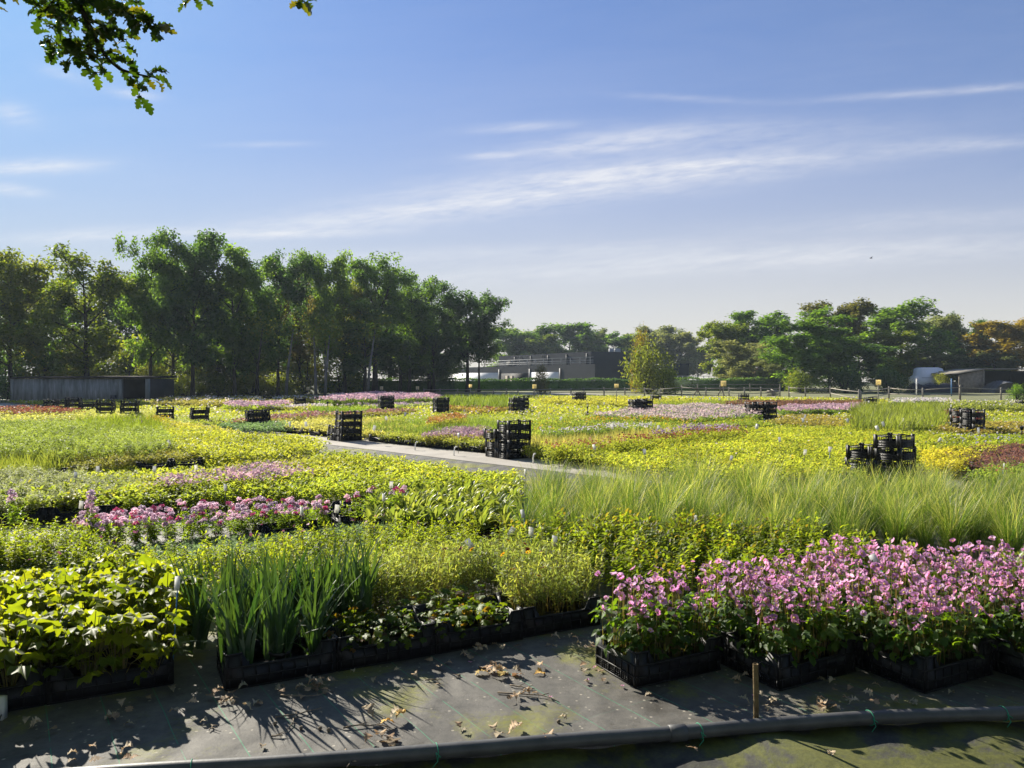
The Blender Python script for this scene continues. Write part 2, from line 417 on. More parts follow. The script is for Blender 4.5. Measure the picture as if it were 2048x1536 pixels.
def fabricmat():
    m, nt, N = nmat('weed_mat_fabric'); g = N('ShaderNodeNewGeometry'); pos = g.outputs['Position']
    mp = N('ShaderNodeMapping'); mp.inputs['Rotation'].default_value = (0, 0, rad(-33)); link(nt, pos, mp.inputs['Vector'])
    a = noise(nt, 1.6, 6, .65, pos); b = noise(nt, 14, 5, .7, pos); c = noise(nt, 150, 2, .5, pos)
    r = ramp(nt, a.outputs['Fac'], [(.3, (.090, .086, .080)), (.7, (.145, .138, .125))])
    r2 = ramp(nt, b.outputs['Fac'], [(.3, (.66, .66, .66)), (.75, (1.25, 1.22, 1.16))])
    col = mixc(nt, 1.0, r.outputs['Color'], r2.outputs['Color'], 'MULTIPLY')
    wv = N('ShaderNodeTexWave'); wv.bands_direction = 'Y'; wv.inputs['Scale'].default_value = 75; link(nt, mp.outputs[0], wv.inputs['Vector'])
    r3 = ramp(nt, wv.outputs['Fac'], [(.0, (.90, .90, .90)), (1., (1.06, 1.06, 1.06))])
    col = mixc(nt, 1.0, col, r3.outputs['Color'], 'MULTIPLY')
    st = noise(nt, .8, 7, .7, pos, .8); sr = ramp(nt, st.outputs['Fac'], [(.36, (.55, .52, .48)), (.46, (1, 1, 1)), (.60, (1, 1, 1)), (.72, (1.22, 1.2, 1.14))])
    col = mixc(nt, 1.0, col, sr.outputs['Color'], 'MULTIPLY')
    so = noise(nt, 5.5, 9, .8, pos); sor = ramp(nt, so.outputs['Fac'], [(.57, (0, 0, 0)), (.66, (.7, .7, .7))])
    col = mixc(nt, sor.outputs['Color'], col, (.05, .04, .03))
    # pale grit
    vo = N('ShaderNodeTexVoronoi'); vo.inputs['Scale'].default_value = 17; link(nt, pos, vo.inputs['Vector'])
    gr = ramp(nt, vo.outputs['Distance'], [(.09, (1, 1, 1)), (.15, (0, 0, 0))])
    col = mixc(nt, gr.outputs['Color'], col, (.30, .27, .22))
    # green marking threads every 0.25 m
    sp = N('ShaderNodeSeparateXYZ'); link(nt, mp.outputs[0], sp.inputs[0])
    def thread(sock, period, w, off):
        f = N('ShaderNodeMath'); f.operation = 'PINGPONG'; f.inputs[1].default_value = period / 2
        ad = N('ShaderNodeMath'); ad.inputs[1].default_value = off; link(nt, sock, ad.inputs[0]); link(nt, ad.outputs[0], f.inputs[0])
        l = N('ShaderNodeMath'); l.operation = 'LESS_THAN'; l.inputs[1].default_value = w; link(nt, f.outputs[0], l.inputs[0]); return l.outputs[0]
    wob = noise(nt, 2.0, 2, .5, pos)
    xs = N('ShaderNodeMath'); xs.operation = 'MULTIPLY_ADD'; xs.inputs[1].default_value = .012; link(nt, wob.outputs['Fac'], xs.inputs[0]); link(nt, sp.outputs[0], xs.inputs[2])
    t1 = thread(xs.outputs[0], .25, .0026, -.143 + .25); t2 = thread(sp.outputs[1], 1.1, .0012, .3)
    gap = ramp(nt, noise(nt, 5, 3, .6, pos).outputs['Fac'], [(.34, (0, 0, 0)), (.46, (1, 1, 1))])
    t1m = mixc(nt, 1.0, t1, gap.outputs['Color'], 'MULTIPLY')
    col = mixc(nt, t1m, col, (.07, .20, .12)); 
    t2h = N('ShaderNodeMath'); t2h.operation = 'MULTIPLY'; t2h.inputs[1].default_value = .5; link(nt, t2, t2h.inputs[0])
    col = mixc(nt, t2h.outputs[0], col, (.08, .19, .12))
    # algae
    al = noise(nt, 1.25, 4, .55, pos, .3); fine = noise(nt, 34, 4, .7, pos)
    sm = N('ShaderNodeMath'); sm.operation = 'MULTIPLY_ADD'; sm.inputs[1].default_value = .22; link(nt, fine.outputs['Fac'], sm.inputs[0]); link(nt, al.outputs['Fac'], sm.inputs[2])
    am = ramp(nt, sm.outputs[0], [(.62, (0, 0, 0)), (.74, (.95, .95, .95))])
    col = mixc(nt, am.outputs['Color'], col, (.17, .17, .025))
    p = N('ShaderNodeBsdfPrincipled'); link(nt, col, p.inputs['Base Color']); p.inputs['Roughness'].default_value = .7
    p.inputs['Specular IOR Level'].default_value = .3
    hb = N('ShaderNodeMath'); hb.operation = 'MULTIPLY_ADD'; hb.inputs[1].default_value = .12; link(nt, wv.outputs['Fac'], hb.inputs[0]); link(nt, b.outputs['Fac'], hb.inputs[2])
    wr = N('ShaderNodeTexWave'); wr.inputs['Scale'].default_value = 1.1; wr.inputs['Distortion'].default_value = 9; wr.inputs['Detail'].default_value = 3; link(nt, pos, wr.inputs['Vector'])
    hw = N('ShaderNodeMath'); hw.operation = 'MULTIPLY_ADD'; hw.inputs[1].default_value = 1.6; link(nt, wr.outputs['Fac'], hw.inputs[0]); link(nt, hb.outputs[0], hw.inputs[2]); hb = hw
    bm = N('ShaderNodeBump'); bm.inputs['Strength'].default_value = .5; bm.inputs['Distance'].default_value = .012
    link(nt, hb.outputs[0], bm.inputs['Height']); link(nt, bm.outputs['Normal'], p.inputs['Normal'])
    o = N('ShaderNodeOutputMaterial'); link(nt, p.outputs[0], o.inputs['Surface']); return m

def mossmat():
    m, nt, N = nmat('mossy_sheet'); g = N('ShaderNodeNewGeometry'); pos = g.outputs['Position']
    a = noise(nt, 2.2, 7, .68, pos, .4); b = noise(nt, 30, 4, .7, pos); c = noise(nt, 9, 5, .7, pos)
    s = N('ShaderNodeMath'); s.operation = 'MULTIPLY_ADD'; s.inputs[1].default_value = .35; link(nt, c.outputs['Fac'], s.inputs[0]); link(nt, a.outputs['Fac'], s.inputs[2])
    r = ramp(nt, s.outputs[0], [(.50, (.022, .021, .020)), (.60, (.045, .044, .032)), (.68, (.075, .080, .012)), (.88, (.115, .112, .016))])
    r2 = ramp(nt, b.outputs['Fac'], [(.3, (.70, .70, .70)), (.7, (1.2, 1.2, 1.15))])
    col = mixc(nt, 1.0, r.outputs['Color'], r2.outputs['Color'], 'MULTIPLY')
    p = N('ShaderNodeBsdfPrincipled'); link(nt, col, p.inputs['Base Color']); p.inputs['Roughness'].default_value = .8
    bm = N('ShaderNodeBump'); bm.inputs['Strength'].default_value = .6; bm.inputs['Distance'].default_value = .012
    link(nt, c.outputs['Fac'], bm.inputs['Height']); link(nt, bm.outputs['Normal'], p.inputs['Normal'])
    o = N('ShaderNodeOutputMaterial'); link(nt, p.outputs[0], o.inputs['Surface']); return m

def pathmat():
    m, nt, N = nmat('concrete_path'); g = N('ShaderNodeNewGeometry'); pos = g.outputs['Position']
    a = noise(nt, .9, 6, .65, pos); b = noise(nt, 40, 3, .6, pos)
    r = ramp(nt, a.outputs['Fac'], [(.28, (.17, .15, .12)), (.44, (.30, .275, .235)), (.7, (.40, .365, .315))])
    r2 = ramp(nt, b.outputs['Fac'], [(.3, (.88, .88, .88)), (.7, (1.1, 1.1, 1.1))])
    col = mixc(nt, 1.0, r.outputs['Color'], r2.outputs['Color'], 'MULTIPLY')
    p = N('ShaderNodeBsdfPrincipled'); link(nt, col, p.inputs['Base Color']); p.inputs['Roughness'].default_value = .9
    o = N('ShaderNodeOutputMaterial'); link(nt, p.outputs[0], o.inputs['Surface']); return m

def meadowmat():
    m, nt, N = nmat('meadow'); g = N('ShaderNodeNewGeometry'); pos = g.outputs['Position']
    a = noise(nt, .12, 5, .6, pos); b = noise(nt, 6, 4, .7, pos)
    r = ramp(nt, a.outputs['Fac'], [(.3, (.10, .115, .04)), (.7, (.19, .18, .075))])
    r2 = ramp(nt, b.outputs['Fac'], [(.3, (.75, .75, .75)), (.7, (1.2, 1.2, 1.15))])
    col = mixc(nt, 1.0, r.outputs['Color'], r2.outputs['Color'], 'MULTIPLY')
    p = N('ShaderNodeBsdfPrincipled'); link(nt, col, p.inputs['Base Color']); p.inputs['Roughness'].default_value = .95
    o = N('ShaderNodeOutputMaterial'); link(nt, p.outputs[0], o.inputs['Surface']); return m

M['ground'] = groundmat(); M['fabric'] = fabricmat(); M['moss'] = mossmat(); M['path'] = pathmat(); M['meadow'] = meadowmat()

def sheet(name, pts, z, mat, kind='structure'):
    mb = MB(); mb.add([(x, y, z) for x, y in pts], [tuple(range(len(pts)))])
    return tag(obj(name, mb.mesh(name, mat)), kind=kind)

# pipe line (ground points of its axis)
pipe_px = [(-700, 1640), (-150, 1571), (250, 1536), (560, 1517), (900, 1494), (1120, 1476), (1340, 1459), (1500, 1445), (1700, 1432), (1850, 1425), (2048, 1418), (2500, 1405), (3000, 1398)]
pipe_pts = [P(px, py, .02) for px, py in pipe_px]
sheet('ground', [(-320, -50), (320, -50), (320, 330), (-320, 330)], -.30, M['ground'])
# weed mat: from the pipe to the whole container field, its near edge follows the pipe
sheet('weed_mat', [(x, y + .01) for x, y in pipe_pts] + [(75, 20), (85, 80), (-75, 80), (-60, 20)], 0.0, M['fabric'])
# the vertical turned-down edge and the mossy sheet below it
mb = MB(); n = len(pipe_pts); V = []
for x, y in pipe_pts: V += [(x, y + .008, .0), (x, y + .008, -.10)]
mb.add(V, [(2 * i, 2 * i + 1, 2 * i + 3, 2 * i + 2) for i in range(n - 1)])
tag(obj('weed_mat_edge', mb.mesh('weed_mat_edge', M['fabric'])), kind='structure')
mb = MB(); nx, ny = 90, 36; xs = np.linspace(-3.2, 5.2, nx); V = []
ppx = [p[0] for p in pipe_pts]; ppy = [p[1] for p in pipe_pts]
for j in range(ny):
    for x in xs:
        ye = float(np.interp(x, ppx, ppy)); t = j / (ny - 1); y = ye + .06 - t * 3.2
        zz = -.035 - .085 * min(1, t * 3.2) + .035 * math.sin(x * 2.3 + 1.0 + y) * min(1, t * 8) + .02 * math.sin(x * 5.1 + y * 4) * min(1, t * 10) + .012 * math.sin(x * 11 + y * 7)
        V.append((x, y, zz))
fs = [(j * nx + i, (j + 1) * nx + i, (j + 1) * nx + i + 1, j * nx + i + 1) for j in range(ny - 1) for i in range(nx - 1)]
mb.add(V, fs); tag(obj('mossy_ground', mb.mesh('mossy_ground', M['moss'], True)), kind='structure')
# concrete path running away to the left
pa, pb = np.array([0.17 + 14, 16.3 - 14.3]), np.array([-11.6 - 22, 28.4 + 22.6])
pn = np.array([-.7133, -.7009])
pts = [pa, pb, pb + pn * 1.3, pa + pn * 1.3]
sheet('path', [tuple(p) for p in pts], .006, M['path'])
# pale slab beside the path and far sandy strip
sheet('paved_strip', [P(700, 883), P(775, 868), P(775, 880), P(770, 886)], .010, M['path'])
sheet('sandy_track', [P(985, 790.5), P(1230, 789), P(1150, 786.5), P(985, 786.5)], .012, M['path'])
sheet('meadow', [P(880, 789.5), P(1230, 797), P(1560, 802), P(1720, 810), P(2300, 806), (140, 150), (-20, 150)], .008, M['meadow'])

# ------------------------------------------------------------------ trays and crates
def tray_mesh(name, L=.6, B=.4, H=.195, low=.125):
    mb = MB(); t = .008
    for y0, y1 in ((0, t), (B - t, B)):
        mb.prism_xz([(0, 0), (L, 0), (L, H), (L - .085, H), (L - .125, low), (.125, low), (.085, H), (0, H)], y0, y1)
    for x0, x1 in ((t * .3, t), (L - t, L - t * .3)):
        mb.prism_yz([(t, .0), (B - t, .0), (B - t, H - .003), (B - .075, H - .003), (B - .10, low + .02), (.10, low + .02), (.075, H - .003), (t, H - .003)], x0, x1)
    mb.box((t, t, .004), (L - t, B - t, .010))
    r = .006                                   # ribs and lips outside the walls
    for (ya, yb) in ((-r, -.0005), (B + .0005, B + r)):
        for z0 in (.002, .055, low - .010): mb.box((.003, ya, z0), (L - .003, yb, z0 + .007))
        for x in np.linspace(.02, L - .02, 9): mb.box((x - .003, ya + .001, .0095), (x + .003, yb, .0545)); mb.box((x - .003, ya + .001, .0625), (x + .003, yb, low - .0105))
        for x in (.0, L - .088): mb.box((x + .0, ya - .001, H - .006), (x + .088, yb, H + .002))
        for x in (.006, L - .086): mb.box((x, ya, low + .0), (x + .008, yb, H - .0065)); mb.box((x + .072, ya, low + .0), (x + .08, yb, H - .0065))
    for (xa, xb) in ((-r, -.0005 + t * .3), (L + .0005 - t * .3, L + r)):
        for z0 in (.0025, .0555, low - .0095): mb.box((xa, .003, z0), (xb, B - .003, z0 + .0065))
        for y in np.linspace(.012, B - .012, 7): mb.box((xa + .001, y - .003, .0095), (xb, y + .003, .055)); mb.box((xa + .001, y - .003, .0625), (xb, y + .003, low - .010))
        for y in (.0, B - .078): mb.box((xa - .0005, y, H - .0062), (xb, y + .078, H + .0015))
        # perforation bars
        for k in range(3):
            yc = B * (.22 + .28 * k)
            for q in range(5):
                for w_ in range(3): mb.box((xa + .003, yc - .04 + q * .018, .014 + w_ * .013), (xb, yc - .04 + q * .018 + .005, .014 + w_ * .013 + .007))
    return mb.mesh(name, M['crate'])

def crate_mesh(name, L=.6, B=.4, H=.205, openb=True):
    """stacking crate: open lattice walls, tall corner posts, dipped long sides"""
    mb = MB(); t = .012; low = H - .022
    for cx in (0, 1):
        for cy in (0, 1):
            x0 = 0 if cx == 0 else L - .055; y0 = 0 if cy == 0 else B - t
            mb.box((x0, y0, 0), (x0 + .055, y0 + t, H))
            x1 = 0 if cx == 0 else L - t; y1 = t if cy == 0 else B - .055
            mb.box((x1, y1, 0.001), (x1 + t, y1 + .055 - t, H - .001))
    def wall(along_x):
        span = L if along_x else B; k0, k1 = .055, span - .055
        for side in (0, 1):
            off = 0.002 if side == 0 else (B if along_x else L) - t + .002
            def bx(a, b, z0, z1, d0=0.0, d1=t - .004):
                if along_x: mb.box((a, off + d0, z0), (b, off + d1, z1))
                else: mb.box((off + d0, a, z0), (off + d1, b, z1))
            for z0, z1 in ((.002, .022), (.055, .066), (.098, .109), (low - .016, low)): bx(k0, k1, z0, z1)
            m_ = 6 if along_x else 4
            zs = [(.022, .055), (.066, .098), (.109, low - .016)]
            for q in range(1, m_):
                a = k0 + (k1 - k0) * q / m_
                for za, zb in zs: bx(a - .005, a + .005, za, zb, .001)
            # solid lower panels
            if along_x:
                for za, zb in zs[:2]: bx(k0 + .002, k1 - .002, za, zb, .004, .006)
            else:
                for za, zb in zs[:2]: bx(k0 + .002, k1 - .002, za, zb, .004, .006)
                bx(k0 + (k1 - k0) * .3, k0 + (k1 - k0) * .7, low, H - .012, .001)
            # shoulders beside the corner posts
            if along_x:
                for s_ in (0, 1):
                    xa = k0 if s_ == 0 else k1
                    o_ = [(xa, low), (xa + (.045 if s_ == 0 else -.045), low), (xa, H)]
                    if s_ == 1: o_ = [o_[0], o_[2], o_[1]]
                    mb.prism_xz(o_, off + .001, off + t - .005)
    wall(True); wall(False)
    for q in range(7): mb.box((t + .002, t + .01 + q * (B - 2 * t - .03) / 6, .004), (L - t - .002, t + .02 + q * (B - 2 * t - .03) / 6, .010))
    for q in range(9): mb.box((t + .01 + q * (L - 2 * t - .03) / 8, t + .002, .0105), (t + .02 + q * (L - 2 * t - .03) / 8, B - t - .002, .0145))
    return mb.mesh(name, M['crate'])

TRAY = tray_mesh('plant_tray'); CRATE = crate_mesh('stacking_crate')

# ------------------------------------------------------------------ plants (meshes of their own; copies share them)
def m_bigleaf(seed):
    mb = MB(); n = 21
    az_ = rng.uniform(0, 2 * PI, n); ln = rng.uniform(.02, .17, n); zt = rng.uniform(.17, .40, n); zt[ln > .12] -= .06
    tip = np.stack([np.cos(az_) * ln, np.sin(az_) * ln, zt], 1)
    for i in range(n):
        b = np.array([np.cos(az_[i]) * .02, np.sin(az_[i]) * .02, .04]); mid = (b + tip[i]) / 2 + np.array([0, 0, .03])
        mb.tube([b, mid, tip[i]], [.003, .0025, .002], 4, 1, False)
    tv, tf = lobed_leaf(5, .34, 1, .085, seed)
    s = rng.uniform(.095, .15, n)
    R = helio(rotm(az_ - PI / 2 + rng.uniform(-.5, .5, n), rng.uniform(-.5, .4, n), rng.uniform(-.35, .35, n)), .1, .75)
    pos = tip - np.einsum('nij,j->ni', R, np.array([0, .1, 0])) * s[:, None]
    scatter(mb, tv, tf, pos, R, s)
    return mb.mesh('large_leaf_plant', [M['bigleaf'], M['stem']])

def m_iris(seed):
    mb = MB(); n = 20
    fan = rng.uniform(0, PI)
    az_ = np.where(rng.random(n) < .5, fan, fan + PI) + rng.normal(0, .7, n)
    b = np.stack([rng.normal(0, .030, n), rng.normal(0, .030, n), np.full(n, .06)], 1)
    blades(mb, b, az_, rng.uniform(.0, .30, n), rng.uniform(.02, 1.0, n), rng.uniform(.32, .60, n), rng.uniform(.024, .040, n), 6, 0, None, rng.uniform(-.5, .5, n), .96)
    k = 3
    blades(mb, b[:k], az_[:k] + 1, rng.uniform(.3, .5, k), rng.uniform(.9, 1.6, k), rng.uniform(.3, .45, k), rng.uniform(.014, .02, k), 6, 0, None, rng.uniform(-.5, .5, k), .95)
    return mb.mesh('iris_leaves', [M['iris']])

def m_heuchera(seed):
    mb = MB(); n = 17
    az_ = rng.uniform(0, 2 * PI, n); ln = np.sqrt(rng.random(n)) * .085; zt = rng.uniform(.13, .235, n)
    tip = np.stack([np.cos(az_) * ln, np.sin(az_) * ln, zt], 1)
    blades(mb, np.stack([tip[:, 0] * .2, tip[:, 1] * .2, np.full(n, .09)], 1), az_, np.full(n, .3), np.full(n, .3), (zt - .08), np.full(n, .003), 2, 1)
    tv, tf = lobed_leaf(5, .13, 1, .05, seed)
    R = helio(rotm(az_ - PI / 2, rng.uniform(-.5, .4, n), rng.uniform(-.5, .5, n)), 0, .7)
    scatter(mb, tv, tf, tip, R, rng.uniform(.045, .075, n))
    return mb.mesh('small_round_leaf_plant', [M['heuchera'], M['stem']])

def m_coreopsis(seed):
    mb = MB(); ns = 20
    az_ = rng.uniform(0, 2 * PI, ns); ln = rng.uniform(.0, .36, ns); L = rng.uniform(.24, .40, ns)
    b = np.stack([rng.normal(0, .03, ns), rng.normal(0, .03, ns), np.full(ns, .05)], 1)
    blades(mb, b, az_, ln, rng.uniform(-.1, .25, ns), L, np.full(ns, .0032), 3, 1, None, None, .3)
    pos = []; za = []
    for i in range(ns):
        m_ = 14; t = rng.uniform(.35, 1.02, m_) * L[i]
        h = np.array([np.cos(az_[i]), np.sin(az_[i])])
        for q in t: pos.append((b[i, 0] + h[0] * q * math.sin(ln[i] + .05), b[i, 1] + h[1] * q * math.sin(ln[i] + .05), b[i, 2] + q * math.cos(ln[i] + .05)))
    pos = np.array(pos); k = len(pos)
    tv, tf = quad_leaf(.2, .03, .1)
    scatter(mb, tv, tf, pos, helio(rotm(rng.uniform(0, 2 * PI, k), rng.uniform(-.1, 1.2, k), rng.uniform(-.6, .6, k)), 0, .5), rng.uniform(.028, .052, k))
    return mb.mesh('feathery_plant', [M['coreopsis'], M['stem']])

def m_peren(seed, mat, ns=9, hmin=.2, hmax=.34, ll=.062, w=.36, name='leafy_perennial', dark_tip=False):
    mb = MB()
    az_ = rng.uniform(0, 2 * PI, ns); ln = rng.uniform(.02, .33, ns); L = rng.uniform(hmin, hmax, ns)
    b = np.stack([rng.normal(0, .025, ns), rng.normal(0, .025, ns), np.full(ns, .06)], 1)
    blades(mb, b, az_, ln, np.zeros(ns), L, np.full(ns, .004), 2, 1, None, None, .3)
    pos = []; pit = []; rr = []; sc = []
    for i in range(ns):
        h = np.array([np.cos(az_[i]) * math.sin(ln[i]), np.sin(az_[i]) * math.sin(ln[i]), math.cos(ln[i])])
        m_ = 18
        for q in range(m_):
            t = .25 + .77 * (q / (m_ - 1)); pos.append(b[i] + h * L[i] * t)
            pit.append(rng.uniform(-.25, .5) + (.55 if t > .93 else 0)); rr.append(min(1, max(0, rng.random() * .8 + (.25 if (t > .93 and dark_tip) else 0)))); sc.append(ll * rng.uniform(.7, 1.2) * (1.12 - .45 * t))
    k = len(pos); tv, tf = fold_leaf(w)
    scatter(mb, tv, tf, np.array(pos), helio(rotm(rng.uniform(0, 2 * PI, k), np.array(pit), rng.uniform(-.4, .4, k)), 0, .65), np.array(sc), 0, np.array(rr))
    return mb.mesh(name, [mat, M['stem']])

def m_anemone(seed):
    mb = MB(); n = 34
    az_ = rng.uniform(0, 2 * PI, n); ln = np.sqrt(rng.random(n)) * .10; zt = rng.uniform(.15, .35, n)
    tip = np.stack([np.cos(az_) * ln, np.sin(az_) * ln, zt], 1)
    blades(mb, np.stack([tip[:, 0] * .2, tip[:, 1] * .2, np.full(n, .06)], 1), az_, np.full(n, .15), np.full(n, .5), (zt - .04), np.full(n, .003), 2, 1)
    tv, tf = lobed_leaf(3, .45, 1, .06, seed)
    scatter(mb, tv, tf, tip, helio(rotm(az_ - PI / 2 + rng.uniform(-.7, .7, n), rng.uniform(-.7, .3, n), rng.uniform(-.4, .4, n)), 0, .7), rng.uniform(.055, .09, n))
    ns = 12; heads = []
    a2 = rng.uniform(0, 2 * PI, ns); l2 = rng.uniform(.0, .24, ns); L2 = rng.uniform(.22, .43, ns)
    b2 = np.stack([rng.normal(0, .03, ns), rng.normal(0, .03, ns), np.full(ns, .08)], 1)
    blades(mb, b2, a2, l2, np.zeros(ns), L2, np.full(ns, .0035), 2, 1, None, None, .25)
    for i in range(ns):
        q = b2[i] + L2[i] * np.array([math.cos(a2[i]) * math.sin(l2[i]), math.sin(a2[i]) * math.sin(l2[i]), math.cos(l2[i])])
        if i < 10: heads.append(q)
        else:                                 # closed buds
            mb.tube([q, q + np.array([0, 0, .006]), q + np.array([0, 0, .013])], [.003, .006, .002], 6, 1)
    return mb.mesh('anemone_leaves', [M['anem'], M['stem']]), heads

def m_flower(seed):
    mb = MB(); np_ = 6
    cup = rng.uniform(.15, .75)
    tv = [(0, .05, 0), (.42, .45, .05), (.36, .85, .10), (0, 1.0, .02), (-.36, .85, .10), (-.42, .45, .05), (0, .55, -.06)]
    tf = [(6, 0, 1), (6, 1, 2), (6, 2, 3), (6, 3, 4), (6, 4, 5), (6, 5, 0)]
    a = np.arange(np_) * 2 * PI / np_ + rng.uniform(-.2, .2, np_)
    scatter(mb, tv, tf, np.zeros((np_, 3)), rotm(a, np.full(np_, cup) + rng.uniform(-.25, .25, np_), rng.uniform(-.2, .2, np_)), rng.uniform(.019, .026, np_), 0, np.clip(rng.random() ** 1.3 * .9 + rng.uniform(0, .25, np_), 0, 1))
    mb.tube([(0, 0, -.002), (0, 0, .004), (0, 0, .008)], [.004, .0065, .003], 7, 1)
    return mb.mesh('flower', [M['petal'], M['centre']])

def m_grass(seed):
    mb = MB(); n = 250
    az_ = rng.uniform(0, 2 * PI, n)
    b = np.stack([rng.normal(0, .035, n), rng.normal(0, .035, n), np.full(n, .05)], 1)
    blades(mb, b, az_, np.abs(rng.normal(0, .20, n)), rng.uniform(.1, 1.5, n), rng.uniform(.36, .76, n), rng.uniform(.0035, .006, n), 6, 0, np.where(rng.random(n) < .12, .97, rng.random(n) * .82), None, .92)
    k = 40
    a2 = rng.uniform(0, 2 * PI, k)
    blades(mb, b[:k], a2, np.abs(rng.normal(0, .2, k)), rng.uniform(.3, 1.1, k), rng.uniform(.58, .80, k), rng.uniform(.0035, .005, k), 6, 0, rng.uniform(.85, 1, k), None, .35)
    return mb.mesh('grass_clump', [M['grass']])

def phlox_head(mb, c, r, mat, n=46):
    d = rng.normal(0, 1, (n, 3)); d[:, 2] = np.abs(d[:, 2]) * 1.0 - .25; d /= np.linalg.norm(d, axis=1, keepdims=True)
    pos = c + d * r * rng.uniform(.6, 1.0, (n, 1))
    tv = [(-.5, -.5, 0), (.5, -.4, .1), (.45, .5, 0), (-.5, .45, .1)]
    scatter(mb, tv, [(0, 1, 2, 3)], pos, rotm(rng.uniform(0, 6.28, n), rng.uniform(-.9, .9, n), rng.uniform(-.9, .9, n)), rng.uniform(.013, .021, n), mat)

def m_phlox_head(seed):
    mb = MB(); phlox_head(mb, np.zeros(3), rng.uniform(.026, .042), 0); return mb.mesh('flower_head', [M['palepetal'] if seed % 11 else M['magenta']])

def m_berg(seed):
    mb = MB(); n = 26
    az_ = rng.uniform(0, 2 * PI, n)
    tv, tf = fold_leaf(.30, .06, .15)
    pos = np.stack([np.cos(az_) * .03, np.sin(az_) * .03, rng.uniform(.08, .16, n)], 1)
    scatter(mb, tv, tf, pos, rotm(az_ - PI / 2, rng.uniform(.4, 1.4, n), rng.uniform(-.6, .6, n)), rng.uniform(.10, .19, n))
    return mb.mesh('pale_broad_leaf_plant', [M['berg']])

def m_pot():
    mb = MB(); k = 14; pr = [(.042, .0), (.055, .11), (.060, .11), (.060, .122), (.053, .122), (.050, .105), (0, .104)]
    V = []; 
    for r, z in pr[:-1]:
        for i in range(k): a = 2 * PI * i / k; V.append((r * math.cos(a), r * math.sin(a), z))
    fs = [(j * k + i, j * k + (i + 1) % k, (j + 1) * k + (i + 1) % k, (j + 1) * k + i) for j in range(5) for i in range(k)]
    mb.add(V, fs, 0); mb.add([(r_ * math.cos(2 * PI * i / k), r_ * math.sin(2 * PI * i / k), .1035) for r_ in (.0505,) for i in range(k)], [tuple(range(k))], 1)
    return mb.mesh('pot', [M['potm'], M['soil']])
POT = m_pot()

V_BIG = [m_bigleaf(i) for i in range(5)]; V_IRIS = [m_iris(i) for i in range(5)]; V_HEU = [m_heuchera(i) for i in range(5)]
V_COR = [m_coreopsis(i) for i in range(5)]; V_PER = [m_peren(i, M['peren'], dark_tip=False) for i in range(6)]
V_BRO = [m_peren(i, M['bronze'], 8, .22, .36, .068, .42, 'bronze_tipped_perennial', True) for i in range(5)]
V_ANE = [m_anemone(i) for i in range(6)]; V_FLO = [m_flower(i) for i in range(13)]
V_GRA = [m_grass(i) for i in range(6)]; V_PHX = [m_peren(i, M['yleaf'], 6, .2, .30, .07, .3, 'phlox_plant') for i in range(4)]
V_PHH = [m_phlox_head(i) for i in range(12)]; V_BER = [m_berg(i) for i in range(4)]
V_YEL = [m_peren(i, M['yleaf'], 9, .18, .30, .066, .45, 'yellow_green_perennial') for i in range(5)]

def inside(poly, x, y):
    poly = np.asarray(poly); x = np.asarray(x); y = np.asarray(y)
    c = np.zeros(x.shape, bool); n = len(poly)
    for i in range(n):
        x0, y0 = poly[i]; x1, y1 = poly[(i + 1) % n]
        hit = ((y0 > y) != (y1 > y)) & (x < (x1 - x0) * (y - y0) / (y1 - y0 + 1e-12) + x0)
        c ^= hit
    return c

def gridpts(poly, sp, jit=.25, th=27):
    """pot positions: a grid turned like the trays, clipped to a ground polygon"""
    poly = np.asarray(poly); c = poly.mean(0); r = np.abs(poly - c).max() * 1.5 + sp
    k = int(r / sp) + 1; out = []
    u = np.array([math.cos(rad(th)), math.sin(rad(th))]); w = np.array([-u[1], u[0]])
    for i in range(-k, k + 1):
        for j in range(-k, k + 1):
            p = c + u * (i * sp) + w * (j * sp); q = p + rng.uniform(-jit, jit, 2) * sp
            if inside(poly, np.array([p[0]]), np.array([p[1]]))[0]: out.append(q)
    return out
def rect(u0, u1, v0, v1, org=A0):
    return [tuple(org + U * u + W * v) for u, v in ((u0, v0), (u1, v0), (u1, v1), (u0, v1))]

def plants(pts, meshes, name, label, cat, group, z=.0, smin=.88, smax=1.15, pot=False):
    res = []
    for q in pts:
        m_ = random.choice(meshes)
        o = obj(name, m_, None, (q[0], q[1], z + rng.uniform(-.012, .012)), (rng.normal(0, .06), rng.normal(0, .06), rng.uniform(-.6, .6)), rng.uniform(smin, smax))
        tag(o, label, cat, group)
        if pot: tag(obj('pot', POT, o, (0, 0, 0)))
        res.append(o)
    return res

def tray(p, th, label, group, name='plant_tray', mesh=None, z=0.0, cat='plant tray'):
    return tag(obj(name, mesh or TRAY, None, (p[0], p[1], z + .001), (0, 0, th)), label, cat, group)

TH = rad(27)
B0 = np.array([-1.87, 4.25])                # front right corner of the large-leaf block
# --- left block: large-leaf plants
for k, lab in enumerate(('shaded black tray under the large maple-like leaves, beside the gap', 'middle shaded black tray under the large maple-like leaves', 'shaded black tray under the large maple-like leaves at the left edge')):
    tray(B0 + U * (-.61 * (k + 1)), TH, lab, 'front row of black plant trays')
plants(gridpts(rect(-1.95, -.02, .03, 1.15, B0), .185), V_BIG, 'large_leaf_plant', 'bright green maple-leaved plant in the near left block of trays', 'plant', 'large maple-leaved plants', .03)
plants(gridpts(rect(-2.1, -.1, 1.3, 2.05, B0), .20), V_BIG, 'large_leaf_plant', 'bright green maple-leaved plant in the second left block, behind the dark gap', 'plant', 'large maple-leaved plants', .0, .8, .98)
